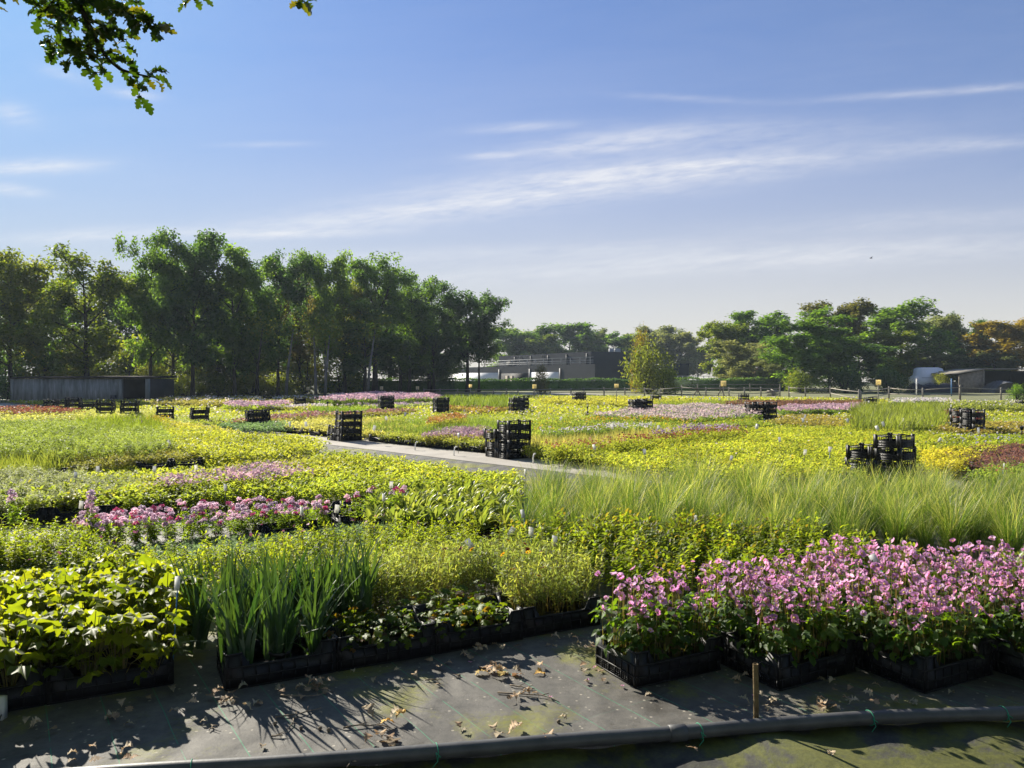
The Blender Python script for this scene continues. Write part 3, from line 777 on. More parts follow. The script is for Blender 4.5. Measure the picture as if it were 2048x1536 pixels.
# --- iris
tray(fr(0, 0), TH, 'black tray of sword-leaved irises at the front of the mat', 'front row of black plant trays')
tray(fr(.61, 0), TH, 'black tray of browning round-leaved plants right of the iris tray', 'front row of black plant trays')
tray(fr(1.22, 0), TH, 'black tray with a raised lit corner, of sparse round-leaved plants', 'front row of black plant trays')
tray(fr(1.83, .02), TH, 'black tray under feathery pale green stems, nearest the bare corner of the mat', 'front row of black plant trays')
ip = [fr(.10 + .20 * i, .10 + .2 * j) for i in range(3) for j in range(2)]
plants(ip, V_IRIS, 'iris_plant', 'potted iris with upright sword leaves in the front black tray', 'iris', 'potted irises', .012, .92, 1.08, True)
plants(gridpts(rect(-.12, 1.0, .46, .98), .17), V_IRIS, 'iris_plant', 'potted iris in the rows behind the front iris tray', 'iris', 'potted irises', .02, .9, 1.08)
plants([fr(.70 + .125 * i, .07 + .125 * j) for i in range(4) for j in range(3)], V_HEU, 'small_round_leaf_plant', 'small browning round-leaved plant in the tray right of the irises', 'plant', 'small round-leaved plants', .01, .8, 1.1)
plants([fr(1.30 + .125 * i, .07 + .125 * j) for i in range(4) for j in range(3)], V_HEU, 'small_round_leaf_plant', 'small round-leaved plant in the tray with the raised pale-lit corner', 'plant', 'small round-leaved plants', .01, .8, 1.1)
plants(gridpts(rect(1.02, 1.75, .43, .56), .13), V_HEU, 'small_round_leaf_plant', 'small round-leaved plant just in front of the feathery plants', 'plant', 'small round-leaved plants', .03, .85, 1.1)
# --- feathery plants with a few red and yellow daisies
cor = plants(gridpts(rect(1.02, 2.55, .60, 1.38), .135) + gridpts(rect(1.88, 2.5, .08, .6), .135), V_COR, 'feathery_plant', 'pale green feathery plant between the irises and the pink anemones', 'plant', 'pale feathery plants', .0, .9, 1.12)
def daisy_mesh(mat):
    mb = MB(); k = 9; tv, tf = quad_leaf(.55, .02, .05)
    scatter(mb, tv, tf, np.zeros((k, 3)), rotm(np.arange(k) * 2 * PI / k, np.full(k, .15), np.zeros(k)), np.full(k, .024), 0)
    mb.tube([(0, 0, -.002), (0, 0, .005), (0, 0, .01)], [.006, .008, .004], 8, 1); return mb.mesh('flower', [mat, M['soil']])
DR, DY = daisy_mesh(M['redpetal']), daisy_mesh(M['yellowpetal'])
for i in range(14):
    o = random.choice(cor[int(len(cor) * .3):])
    obj('flower', DR if i % 3 else DY, o, (rng.uniform(-.1, .1), rng.uniform(-.1, .1), rng.uniform(.36, .44)), (rng.uniform(-.8, .8), rng.uniform(-.8, .8), 0))
# --- leafy perennials
plants(gridpts([P(px, py, .28) for px, py in ((150, 1078), (330, 1096), (480, 1084), (700, 1048), (950, 1036), (965, 1080), (740, 1165), (560, 1175), (330, 1150), (150, 1125))], .16), V_PER, 'leafy_perennial', 'yellow-green leafy perennial in the wide block behind the irises', 'plant', 'yellow-green leafy perennials', .0, .74, .96)
plants(gridpts([P(px, py, .28) for px, py in ((-60, 1062), (190, 1042), (200, 1085), (150, 1105), (-60, 1105))], .17), V_PER, 'leafy_perennial', 'yellow-green leafy perennial behind the large maple-like leaves', 'plant', 'yellow-green leafy perennials', .0, .78, 1.0)
plants(gridpts([fr(2.62, -.42), fr(4.3, -.47), fr(5.0, -.85), fr(5.0, .6), fr(4.3, 1.5), fr(2.5, 1.9), fr(2.65, .6)], .168), V_BRO, 'bronze_tipped_perennial', 'leafy perennial with bronze-tipped shoots behind the pink anemones', 'plant', 'bronze-tipped perennials', .02, .9, 1.15)
# --- anemones in stepped trays
colv = [(2.00, -.98, 1), (2.67, -1.36, 2), (3.34, -1.74, 3), (4.01, -2.12, 4), (4.68, -2.50, 4)]
row_ = ['second', 'third', 'fourth']
names_ = ['first', 'second', 'third', 'fourth', 'fifth']
for ci, (u0, v0, nr) in enumerate(colv):
    for r_ in range(nr):
        lab = ('black tray of pink anemones with its lit perforated end, %s from the bare mat' % ('nearest' if ci == 0 else names_[ci])) if r_ == 0 else 'black tray of pink anemones, %s back in the %s stepped column' % (row_[r_ - 1], names_[ci])
        tray(fr(u0, v0 + .40 * r_), TH, lab, 'black trays of pink anemones')
        for i in range(4):
            for j in range(3):
                q = fr(u0 + .085 + .143 * i + rng.uniform(-.02, .02), v0 + .40 * r_ + .07 + .13 * j + rng.uniform(-.02, .02))
                me, heads = random.choice(V_ANE)
                o = tag(obj('anemone_plant', me, None, (q[0], q[1], .012), (rng.normal(0, .05), rng.normal(0, .05), rng.uniform(-.6, .6)), rng.uniform(.9, 1.12)),
                        'pink anemone in the %s stepped tray column from the bare mat' % names_[ci], 'flower', 'pink anemones')
                for h in heads:
                    obj('flower', random.choice(V_FLO), o, tuple(h), (rng.uniform(-1.2, 1.2), rng.uniform(-1.2, 1.2), rng.uniform(0, 6.28)), rng.uniform(.75, 1.2))
# --- tall grasses
gp = gridpts([(.05, 7.35), (1.3, 6.95), (3, 7.05), (5.2, 6.9), (6.6, 7.2), (7.6, 9.2), (4.6, 9.9), (2.4, 10.4), (.35, 9.9)], .315, .5)
plants(gp, V_GRA, 'grass_clump', 'tall arching green grass clump in the block beside the path', 'grass', 'tall ornamental grasses', .0, .60, .98)
plants(gridpts([P(1980, 1115, .38), P(2200, 1110, .38), P(2200, 1085, .38), P(2010, 1085, .38)], .19), V_BER, 'pale_broad_leaf_plant', 'pale broad-leaved plant at the right edge between the anemones and the grasses', 'plant', 'pale broad-leaved plants', .05)
# --- pale broad leaves, phlox
plants(gridpts([P(px, py, .25) for px, py in ((735, 1032), (760, 978), (1020, 962), (1010, 1040), (880, 1036))], .19), V_BER, 'pale_broad_leaf_plant', 'pale upright broad-leaved plant left of the tall grasses', 'plant', 'pale broad-leaved plants', .02, .9, 1.2)
for q in gridpts(rect(-.95, 1.45, 3.86, 4.5), .15):
    o = plants([q], V_PHX, 'phlox_plant', 'phlox with pale pink flower heads left of the dark tray gap', 'flower', 'pink phlox', -.02, .72, .95)[0]
    for k in range(random.choice((3, 4, 5))): obj('flower_head', random.choice(V_PHH), o, (rng.uniform(-.07, .07), rng.uniform(-.07, .07), rng.uniform(.33, .43)), (0, 0, rng.uniform(0, 6)))
for q in [fr(1.75 + .16 * i, 4.0 + .14 * (i % 3)) for i in range(5)]:
    o = plants([q], V_PHX, 'phlox_plant', 'phlox with rosy flower heads standing in the dark tray beside the pale broad leaves', 'flower', 'pink phlox', .0, .9, 1.1)[0]
    for k in range(2): obj('flower_head', V_PHH[(i * 2 + k) % 3], o, (rng.uniform(-.05, .05), rng.uniform(-.05, .05), rng.uniform(.34, .42)), (0, 0, rng.uniform(0, 6)))
for px, py, n_ in ((185, 1012, 5), (30, 992, 3)):
    x, y = P(px, py, .45)
    o = plants([(x, y)], V_PHX, 'tall_phlox', ('tall phlox with a cone of white-pink flowers' if px > 100 else 'tall phlox with white-pink flowers at the left edge'), 'flower', None, .02, 1.1, 1.15)[0]
    for k in range(n_): obj('flower_head', V_PHH[1 + k % 2], o, (rng.uniform(-.03, .03), rng.uniform(-.03, .03), .34 + .035 * k), (0, 0, k))
# trays with dark gaps behind
for i, (u, v, lab) in enumerate(((1.62, 3.85, 'half-empty black tray holding rosy phlox'), (2.25, 3.9, 'black tray between the rosy phlox and the pale broad leaves'), (.75, 3.78, 'black tray at the front edge of the pale pink phlox'),
                                  
                                 (1.9, 4.45, 'empty black tray behind the rosy phlox'), (1.28, 4.5, 'black tray behind the pale pink phlox'), (2.5, 2.5, 'black tray of bare potting soil behind the feathery plants'), (3.12, 2.5, 'black tray of bare potting soil beside the tall grasses'),
                                 (2.6, 2.95, 'black tray behind the bare soil trays'))):
    tray(fr(u, v), TH, lab, 'black trays among the near beds')
mb = MB()
for (u, v) in ((2.5, 2.5), (3.12, 2.5), (1.9, 4.45)):
    s_ = MB(); s_.box((.012, .012, .012), (.588, .388, .085)); 
    tag(obj('potting_soil', s_.mesh('potting_soil', M['soil']), None, (*fr(u, v), .0), (0, 0, TH)), 'dark bare potting soil filling a black tray by the blue plant labels', 'soil', 'soil in trays')
for k, (x, y) in enumerate(((-5.95, 8.72), (-5.36, 8.88), (-4.77, 9.04), (-6.54, 8.56))):
    tray((x, y), rad(15), 'black tray along the shaded edge of the left yellow-green block, %s' % ('at the left frame edge', 'left of the white phlox', 'beside the white phlox', 'outermost')[k], 'black trays among the near beds')

# ------------------------------------------------------------------ wider beds: one mass of plants each (nobody could count them)
def bedmats(c1, c2, fl, c3=None, tr=YG):
    jr, jg = rng.uniform(.90, 1.02), rng.uniform(.96, 1.03)
    c1 = (c1[0] * .76 * jr, c1[1] * .76 * jg, c1[2] * .9 + .010); c2 = (c2[0] * 1.26 * jr, c2[1] * 1.22 * jg, c2[2] * 1.2 + .035)
    return [leafmat('bed_leaf', c1, c2, tr, .52, .55, .14, 1.1, c3, False)] + ([leafmat('bed_flower', fl[0], fl[1], (1.05, .95, 1.0), .35, .6, .12, each=False)] if fl else [])
G_LIME = ((.13, .185, .016), (.24, .28, .026)); G_YEL = ((.16, .185, .025), (.27, .28, .045)); G_GRN = ((.075, .13, .018), (.145, .20, .03))
G_GREY = ((.15, .18, .075), (.26, .29, .14)); G_OLIVE = ((.12, .13, .03), (.21, .20, .05)); G_BRN = ((.09, .06, .03), (.16, .10, .05)); G_PALE = ((.18, .21, .06), (.32, .33, .12))
F_PINK = ((.52, .32, .42), (.72, .54, .60)); F_RED = ((.30, .09, .05), (.42, .17, .10)); F_WHITE = ((.72, .68, .66), (.82, .80, .78)); F_VIO = ((.36, .24, .46), (.55, .42, .62)); F_PUR = ((.26, .07, .16), (.42, .16, .26)); F_YEL = ((.6, .42, .03), (.72, .55, .06)); F_ORG = ((.45, .22, .05), (.6, .34, .10))

def wob(x, y): return np.stack([np.sin(x * 1.9 + y * .7) + .6 * np.sin(y * 3.7 - x * 1.3), np.sin(y * 1.7 - x * .9) + .6 * np.sin(x * 4.1 + y * 2.2)], 1)
def bed(name, label, poly, z, g, fl=None, fd=.35, style='leaf', sp=.2, L0=.055, cover=1.25, c3=None, tr=(2.05, 1.95, .8), cat='plant bed', ground_poly=None, zf=None, gap=.0, wr=.5):
    if style == 'blade' and tr == (2.05, 1.95, .8): tr = (1.3, 1.4, .6)
    gp_ = np.array([P(px, py, z) for px, py in poly]) if ground_poly is None else np.array(ground_poly)
    c = gp_.mean(0); d = max(4.0, np.hypot(*c) if ground_poly is not None else c[1])
    lo, hi = gp_.min(0), gp_.max(0)
    x, y = gp_[:, 0], gp_[:, 1]; area = .5 * abs(np.dot(x, np.roll(y, 1)) - np.dot(y, np.roll(x, 1)))
    pxm = d / 769.0; L = max(L0, 2.1 * pxm)
    mb = MB()
    if style == 'leaf':
        n = int(cover * area / (.35 * L * L * wr))
    else:
        wd = max(.006, .8 * pxm); n = int(cover * area / (wd * z * .32))
    n = min(n, 140000)
    bb = (hi[0] - lo[0]) * (hi[1] - lo[1]); q = rng.random((int(n * bb / max(area, 1e-6) * 1.05) + 20, 2)) * (hi - lo) + lo
    rag = min(.22, .10 * math.sqrt(area) ** .5) if ground_poly is None else .04
    qq = q + rag * (wob(q[:, 0], q[:, 1]) * .6 + rng.normal(0, .45, q.shape)); q = q[inside(gp_, qq[:, 0], qq[:, 1])][:n]; n = len(q)
    th = rad(27); uu = q[:, 0] * math.cos(th) + q[:, 1] * math.sin(th); vv = -q[:, 0] * math.sin(th) + q[:, 1] * math.cos(th)
    s_ = max(sp, 3.5 * pxm)
    iu, iv = np.floor(uu / s_), np.floor(vv / s_)
    hsh = np.abs(np.sin(iu * 12.9898 + iv * 78.233) * 43758.5453) % 1
    du, dv = (uu / s_ - iu - .5) * 2, (vv / s_ - iv - .5) * 2
    mound = np.clip(1 - .55 * (du * du + dv * dv), 0, 1)
    if ground_poly is None or d < 14:
        tr_v = np.abs(((vv / 1.25) % 1) - .5) * 2; keep = (hsh > .05 + gap * .5) & ((tr_v < .9) | (rng.random(n) < .35)); q, mound, hsh, uu, vv, iu, iv = [a[keep] for a in (q, mound, hsh, uu, vv, iu, iv)]; n = len(q)
    h = z * (.50 + .38 * mound + .20 * (hsh - .5)) + .012 * np.sin(uu * 1.7) * np.sin(vv * 1.3)
    if style == 'leaf':
        zz = h - np.where(rng.random(n) < .62, rng.random(n) ** 1.5 * .10, rng.random(n) * (h - .07))
        tv, tf = quad_leaf(wr, .09, .12)
        R = helio(rotm(rng.uniform(0, 2 * PI, n), rng.uniform(-.4, .9, n), rng.uniform(-.5, .5, n)), 0, .55)
        scatter(mb, tv, tf, np.stack([q[:, 0], q[:, 1], zz], 1), R, L * rng.uniform(.7, 1.3, n), 0, np.clip(.25 * hsh + .75 * rng.random(n), 0, 1))
    else:
        hh = h * 1.1 * rng.uniform(.7, 1.12, n)
        blades(mb, np.stack([q[:, 0], q[:, 1], np.full(n, .05)], 1), rng.uniform(0, 2 * PI, n), np.abs(rng.normal(0, .22, n)), rng.uniform(.1, 1.3, n), hh * 1.08, np.full(n, wd) * rng.uniform(.7, 1.2, n), 3, 0, np.clip(.3 * hsh + .7 * rng.random(n), 0, 1), None, .8)
    if fl:
        sz = max(.03, 1.25 * pxm); nf = int(.62 * fd * area / (sz * sz * .55)); nf = min(nf, 40000)
        if nf > 0:
            q = rng.random((int(nf * bb / area * 1.1) + 20, 2)) * (hi - lo) + lo; qq = q + 1.3 * rag * (wob(q[:, 0], q[:, 1]) * .6 + rng.normal(0, .5, q.shape)); q = q[inside(gp_, qq[:, 0], qq[:, 1])]; w_ = wob(q[:, 0] * 2.3, q[:, 1] * 2.3); q = q[rng.random(len(q)) < np.clip(.62 + .3 * w_[:, 0], .12, 1)][:nf]; m_ = len(q)
            zz = (zf or z) * (.84 + .28 * rng.random(m_)) + .03 * np.sin(q[:, 0] * 3)
            tv = [(-.5, -.45, 0), (.5, -.5, .12), (.5, .5, 0), (-.45, .5, .12)]
            scatter(mb, tv, [(0, 1, 2, 3)], np.stack([q[:, 0], q[:, 1], zz], 1), rotm(rng.uniform(0, 6.28, m_), rng.uniform(-1, 1, m_), rng.uniform(-1, 1, m_)), sz * rng.uniform(.6, 1.3, m_), 1)
    me = mb.mesh(name, bedmats(*g, fl, c3, tr))
    return tag(obj(name, me), label, cat, None, 'stuff')

# low background cover of the whole far field, so that no bed ends on bare ground
bed('field_planting', 'mixed low green planting filling the far field', None, .22, G_LIME, F_WHITE, .012, sp=.4, cover=.55, ground_poly=[(-17, 30), (-3.5, 22), (2, 16.5), (6, 13.5), (9.5, 12), (16, 20), (22, 30), (0, 32)])
bed('field_planting', 'mixed low green planting of the farthest field', None, .22, G_LIME, F_WHITE, .012, sp=.5, cover=.7, ground_poly=[(-24, 37), (-17, 30), (0, 32), (22, 30), (33, 44), (26, 58), (-2, 68), (-12, 66), (-26, 56), (-33, 50), (-24, 42)], c3=(.3, .22, .06))
bed('field_planting', 'mixed low green planting left of the path', None, .09, G_LIME, None, sp=.35, cover=.5, ground_poly=[(-7.4, 9.6), (-3, 10.6), (-.9, 11.0), (-2.2, 12.0), (-6.3, 15.9), (-14.3, 23.3), (-26.3, 36), (-33, 44), (-31, 38), (-13, 15)])
bed('field_planting', 'mixed low green planting beyond the right end of the tall grasses', None, .3, G_LIME, None, sp=.25, cover=.8, ground_poly=[(6.2, 5.2), (14, 4.0), (18, 13), (9.6, 10.2), (8.0, 8.8), (6.9, 7.0)])
# near left beds
bed('perennial_bed', 'yellow-green leafy block behind the pale pink phlox', None, .37, G_LIME, None, sp=.17, L0=.06, cover=1.5, ground_poly=[(-6.8, 8.62), (-2.3, 9.72), (0.2, 10.5), (0.1, 11.5), (-3, 10.9), (-7.1, 9.8)], c3=(.25, .20, .03))
bed('grey_green_carpet', 'low grey-green carpet of fine leaves in front of the phlox', None, .14, ((.11, .17, .085), (.18, .25, .13)), F_PUR, .012, sp=.12, L0=.03, cover=1.6, ground_poly=rect(-1.7, 2.2, 2.75, 3.8), tr=(1.4, 1.5, .9), zf=.24, wr=.3)
bed('perennial_bed', 'bright yellow-green bed bordering the near edge of the path', [(620, 925), (640, 893), (760, 900), (900, 925), (1060, 945), (1040, 975), (900, 962), (720, 950)], .34, G_LIME, None, sp=.18, L0=.06, cover=1.3, c3=(.26, .22, .04))
bed('pink_flower_strip', 'upper pink flower strip on the left between two yellow-green beds', [(305, 962), (310, 948), (420, 945), (520, 934), (620, 928), (628, 942), (520, 952), (420, 958)], .40, G_LIME, F_PINK, .75, sp=.18, L0=.05)
bed('yellow_bed', 'bright yellow-green bed behind the upper pink flower strip', [(120, 985), (170, 955), (330, 938), (430, 922), (620, 905), (740, 912), (620, 935), (420, 952), (300, 970)], .34, G_YEL, None, sp=.2, L0=.06, cover=1.3)
bed('grey_green_bed', 'soft grey-green feathery bed at the left edge', [(-60, 985), (-60, 928), (60, 922), (200, 938), (290, 950), (140, 975)], .40, G_GREY, None, sp=.2, L0=.045, cover=1.4, wr=.28, tr=(1.4, 1.4, .8))
bed('olive_bed', 'dull olive-brown bed in front of the black tray edge on the left', [(95, 912), (180, 885), (300, 874), (440, 872), (445, 893), (300, 908), (170, 920)], .30, G_OLIVE, None, sp=.2, L0=.045, c3=(.16, .07, .03))
bed('spiky_yellow_bed', 'spiky pale yellow leaves at the far left edge', [(-80, 925), (-80, 895), (60, 890), (230, 876), (250, 884), (120, 905), (40, 920)], .42, G_YEL, None, style='blade', sp=.2, cover=.9, c3=(.4, .33, .1))
bed('tall_green_bed', 'tall dense green bed at the left edge with a dark front', [(-120, 886), (-120, 838), (60, 832), (200, 836), (330, 850), (320, 876), (180, 884), (60, 886)], .55, ((.10, .15, .03), (.19, .24, .055)), None, sp=.25, L0=.05, cover=1.3, wr=.35)
bed('bright_bed', 'bright green leafy bed at the bend of the path', [(150, 850), (330, 846), (480, 858), (625, 866), (640, 884), (560, 896), (440, 900), (330, 882), (190, 872)], .40, G_LIME, None, sp=.2, L0=.06, cover=1.25, c3=(.26, .24, .03))
bed('yellow_bed', 'yellow strip far left beyond the tall green bed', [(150, 845), (330, 838), (400, 845), (480, 856), (330, 858)], .36, G_YEL, None, sp=.25)
bed('lime_grass_bed', 'upright lime grass far left in front of the small crate stacks', [(155, 826), (310, 822), (335, 836), (240, 842), (150, 840)], .62, ((.15, .21, .012), (.26, .31, .02)), None, style='blade', sp=.3, cover=.9)
bed('pale_bed', 'pale cream-green bed far left behind the tall green bed', [(-120, 835), (-120, 818), (60, 815), (170, 818), (330, 816), (330, 824), (160, 832), (0, 836)], .34, G_PALE, None, sp=.3)
bed('red_flower_strip', 'thin red flower strip at the far left in front of the concrete shed', [(-60, 825), (-60, 815), (80, 812), (165, 818), (165, 823), (60, 826)], .36, G_OLIVE, F_RED, .35, sp=.3)
bed('golden_bed', 'small golden yellow patch beside the far path', [(285, 836), (330, 832), (350, 840), (320, 846)], .34, G_YEL, F_YEL, .3, sp=.3)
bed('violet_patch', 'small pale violet patch beside the lime grass', [(240, 846), (280, 838), (290, 844), (262, 849)], .36, G_GRN, F_VIO, .5, sp=.3)
# right of the path
_pd = np.array([-.7133, .7009]); _pn = np.array([.7009, .7133]); _p0 = np.array([.17, 16.3])
def pathpoly(s0, s1, d0, d1): return [tuple(_p0 + _pd * a + _pn * b) for a, b in ((s0, d0), (s1, d0), (s1, d1), (s0, d1))]
bed('pale_green_bed', 'light green trays bordering the far side of the path', None, .29, ((.15, .19, .03), (.27, .29, .06)), None, sp=.17, cover=1.4, ground_poly=pathpoly(1.2, 5.2, .06, .95))
bed('straw_bed', 'straw-yellow leaves beside the tall crate stack', None, .32, ((.17, .14, .05), (.27, .22, .09)), None, sp=.17, cover=1.3, c3=(.22, .12, .06), tr=(1.5, 1.3, .8), ground_poly=pathpoly(.62, 1.2, .05, .8))
bed('purple_flower_strip', 'dusky purple flower strip left of the tall crate stack', [(845, 868), (870, 860), (975, 850), (982, 863), (930, 871)], .33, G_OLIVE, ((.36, .22, .31), (.52, .37, .45)), .6, sp=.18)
bed('pale_bed', 'pale green bed behind the stack at the grey slab', [(600, 850), (560, 843), (640, 832), (750, 832), (850, 848), (800, 862), (720, 858)], .30, G_PALE, None, sp=.18)
bed('lime_spiky_bed', 'lime spiky bed in the middle field behind the purple strip', [(720, 850), (760, 836), (960, 832), (1020, 842), (980, 856), (860, 862)], .36, ((.12, .19, .02), (.22, .29, .04)), None, style='blade', sp=.2, cover=.9)
bed('orange_patch', 'patch of orange-brown seed heads in the middle field', [(845, 842), (865, 830), (930, 828), (935, 836)], .44, G_YEL, F_ORG, .5, sp=.2)
bed('brown_flower_strip', 'rust-red strip crossing the middle field behind the stacks', [(450, 840), (560, 826), (700, 822), (830, 816), (830, 819), (700, 826), (580, 834)], .32, G_OLIVE, ((.32, .12, .14), (.50, .28, .28)), .28, sp=.3)
bed('grey_green_bed', 'blue-grey bed beside the far stack', [(430, 846), (470, 838), (580, 840), (590, 850), (500, 852)], .26, ((.10, .17, .07), (.18, .25, .11)), None, sp=.2, tr=(1.4, 1.5, .8))
bed('lime_bed', 'wide lime-green block between the tall grasses and the red row', [(1040, 889), (1050, 882), (1200, 880), (1400, 866), (1500, 850), (1700, 848), (1850, 858), (1990, 872), (1990, 895), (1850, 895), (1760, 925), (1680, 935), (1400, 932), (1190, 908)], .32, ((.145, .20, .016), (.25, .29, .028)), None, sp=.2, L0=.055, cover=1.2, c3=(.34, .24, .06))
bed('red_row', 'row of small red flowers across the lime block', [(1080, 893), (1090, 884), (1290, 866), (1490, 850), (1490, 857), (1300, 878), (1150, 893)], .40, G_LIME, F_RED, .16, sp=.2)
bed('cream_row', 'cream-leaved row behind the red row', [(1050, 884), (1060, 868), (1250, 856), (1420, 846), (1430, 852), (1290, 866), (1090, 884)], .38, ((.30, .27, .07), (.46, .40, .14)), None, style='blade', sp=.2, cover=.9)
bed('violet_row', 'pale violet flower row at the end of the red row', [(1310, 864), (1330, 856), (1480, 846), (1490, 851), (1400, 859)], .42, G_LIME, F_VIO, .3, sp=.2)
bed('white_row', 'thin row of white-violet flowers behind the cream row', [(1080, 862), (1100, 856), (1300, 844), (1310, 849)], .40, G_GRN, ((.6, .58, .66), (.75, .74, .80)), .22, sp=.2)
bed('green_block', 'green leafy block in the middle of the field', [(1050, 866), (1050, 838), (1200, 830), (1500, 832), (1560, 845), (1440, 846), (1260, 856)], .34, ((.10, .155, .018), (.19, .235, .03)), F_YEL, .02, sp=.22, cover=1.15)
bed('white_pink_bed', 'broad band of white and pale pink flowers beside the far crate stacks', [(1180, 828), (1290, 812), (1420, 806), (1510, 812), (1510, 828), (1400, 836), (1290, 832)], .42, G_GRN, ((.55, .42, .42), (.80, .70, .68)), .38, sp=.3)
bed('yellow_flower_row', 'thin yellow flower row in front of the white and pink band', [(1150, 838), (1290, 832), (1400, 836), (1400, 840), (1290, 838)], .36, G_GRN, F_YEL, .22, sp=.3)
bed('far_pink_strip', 'pink flower strip right of the paired far crates', [(1555, 820), (1570, 810), (1720, 806), (1710, 816)], .40, G_GRN, F_PINK, .7, sp=.3)
bed('rust_strip', 'rust-brown strip along the fence on the right', [(1440, 805), (1460, 798), (1720, 798), (1720, 804), (1560, 808)], .45, G_BRN, None, sp=.3, tr=(1.3, 1.1, .8))
bed('grass_tufts', 'left clump of tall lime grasses on the right side', [(1708, 834), (1715, 802), (1790, 802), (1795, 834)], .62, ((.15, .20, .02), (.27, .30, .05)), None, style='blade', sp=.3, cover=1.2)
bed('grass_tufts', 'right clump of tall lime grasses beside the dark red strip', [(1800, 834), (1800, 800), (1880, 802), (1890, 822), (1870, 834)], .60, ((.15, .20, .02), (.27, .30, .05)), None, style='blade', sp=.3, cover=1.2)
bed('dark_red_strip', 'dark red-leaved strip left of the big crate block', [(1885, 832), (1890, 818), (1960, 820), (1955, 834)], .34, ((.12, .035, .03), (.22, .08, .06)), None, sp=.25, tr=(1.5, .8, .6))
bed('olive_bed', 'olive bed in front of the grass tufts on the right', [(1540, 838), (1560, 826), (1720, 830), (1890, 838), (2080, 840), (2100, 858), (1960, 858), (1860, 850), (1700, 846)], .32, ((.12, .13, .03), (.22, .21, .055)), F_WHITE, .012, sp=.25, c3=(.25, .12, .05))
bed('purple_leaf_bed', 'purplish brown leafy bed at the right edge', [(1900, 905), (1905, 890), (2080, 878), (2120, 920), (2048, 935), (1950, 925)], .30, ((.10, .055, .05), (.20, .12, .09)), None, sp=.2, tr=(1.3, 1.0, .7), c3=(.14, .16, .03))
bed('golden_leaf_bed', 'vivid golden-green bed right of the nearest open crates', [(1845, 912), (1850, 890), (1930, 886), (1965, 900), (1940, 912), (1900, 918)], .34, ((.26, .27, .02), (.40, .37, .04)), None, sp=.2, L0=.05)
bed('lime_bed', 'lime strip behind the purplish bed on the right', [(1850, 886), (1880, 868), (2060, 864), (2080, 880), (1960, 886)], .30, G_LIME, ((.40, .40, .62), (.55, .55, .72)), .03, sp=.2)
bed('green_edge_bed', 'mid green leafy patch at the right edge behind the tall grasses', [(1940, 935), (1960, 920), (2120, 915), (2140, 950), (1990, 955)], .34, G_GRN, F_RED, .02, sp=.2, L0=.06, c3=(.15, .18, .02))
# farthest strips
bed('far_pink_bed', 'long pink flower strip below the hedge in the distance', [(640, 797), (660, 789), (760, 784.5), (870, 788), (880, 793), (760, 797)], .60, G_GRN, F_PINK, .8, sp=.5)
bed('tall_green_strip', 'tall bright green strip below the hedge in the distance', [(868, 794), (890, 789), (1045, 786), (1052, 796), (960, 799)], .70, ((.12, .18, .015), (.22, .27, .03)), None, style='blade', sp=.5, cover=1.0)
bed('far_pink_bed', 'pink flower strip before the tree line, left of the small crates', [(440, 807), (470, 803), (570, 802), (580, 806), (500, 811)], .45, G_LIME, F_PINK, .7, sp=.5)
bed('pale_strip', 'thin white flower line before the tree line', [(480, 813), (520, 811), (660, 808), (660, 811)], .35, G_PALE, F_WHITE, .5, sp=.4)
bed('lime_strip', 'lime strip in front of the distant crates', [(620, 814), (640, 810), (760, 812), (720, 818)], .40, ((.13, .2, .02), (.24, .29, .03)), None, style='blade', sp=.4)
bed('far_yellow_bed', 'far yellow-green strip below the yellow signs', [(1080, 800), (1090, 794), (1260, 793), (1400, 797), (1400, 805), (1240, 806)], .35, G_YEL, None, sp=.4)
bed('lime_strip', 'bright lime strip beside the round shrub', [(1310, 806), (1320, 800), (1450, 799), (1500, 803), (1400, 809)], .40, ((.17, .23, .02), (.30, .33, .035)), None, style='blade', sp=.4)
bed('far_olive_bed', 'dull rusty strip between the far crate stacks', [(880, 812), (900, 804), (1020, 803), (1030, 812), (960, 818)], .34, ((.14, .13, .03), (.24, .2, .05)), ((.40, .16, .08), (.5, .26, .14)), .12, sp=.4)
bed('far_mauve_bed', 'greyish mauve strip behind the distant crates', [(680, 808), (700, 802), (860, 800), (870, 806), (780, 810)], .32, G_GREY, ((.45, .36, .46), (.6, .5, .58)), .3, sp=.4)
bed('white_flower_patch', 'patch of white flowers along the fence on the right', [(1780, 802), (1800, 797), (1890, 797), (1890, 802)], .5, G_GRN, F_WHITE, .55, sp=.4)
bed('weedy_strip', 'rough weedy strip along the fence on the right', [(1880, 808), (1880, 800), (2150, 798), (2150, 812)], .45, ((.10, .13, .03), (.2, .22, .06)), F_WHITE, .02, sp=.4)
bed('rough_edge', 'rough pale herbs at the foot of the tree line', [(300, 800), (330, 793), (640, 790), (640, 797), (440, 803)], .45, ((.14, .15, .04), (.24, .23, .07)), F_WHITE, .04, sp=.5)

# ------------------------------------------------------------------ crate stacks
ORD = ['bottom crate', 'second crate up', 'third crate up', 'fourth crate up', 'fifth crate up']
PITCH = .196
def stack(px, py, n, desc, th=None, du=0.0, dv=0.0, jit=.015):
    x, y = P(px, py); th = rad(45 if th is None else th)
    x += math.cos(th) * du - math.sin(th) * dv; y += math.sin(th) * du + math.cos(th) * dv
    for k in range(n):
        desc = desc.replace(' the white and pink band', ' the pale band'); lab = ('only crate' if n == 1 else ('topmost crate' if k == n - 1 else ORD[k])) + ' of ' + desc
        tag(obj('stacking_crate', CRATE, None, (x + rng.uniform(-jit, jit), y + rng.uniform(-jit, jit), .012 + k * PITCH), (0, 0, th + rng.normal(0, .02))), lab, 'crate', 'stacked black crates')
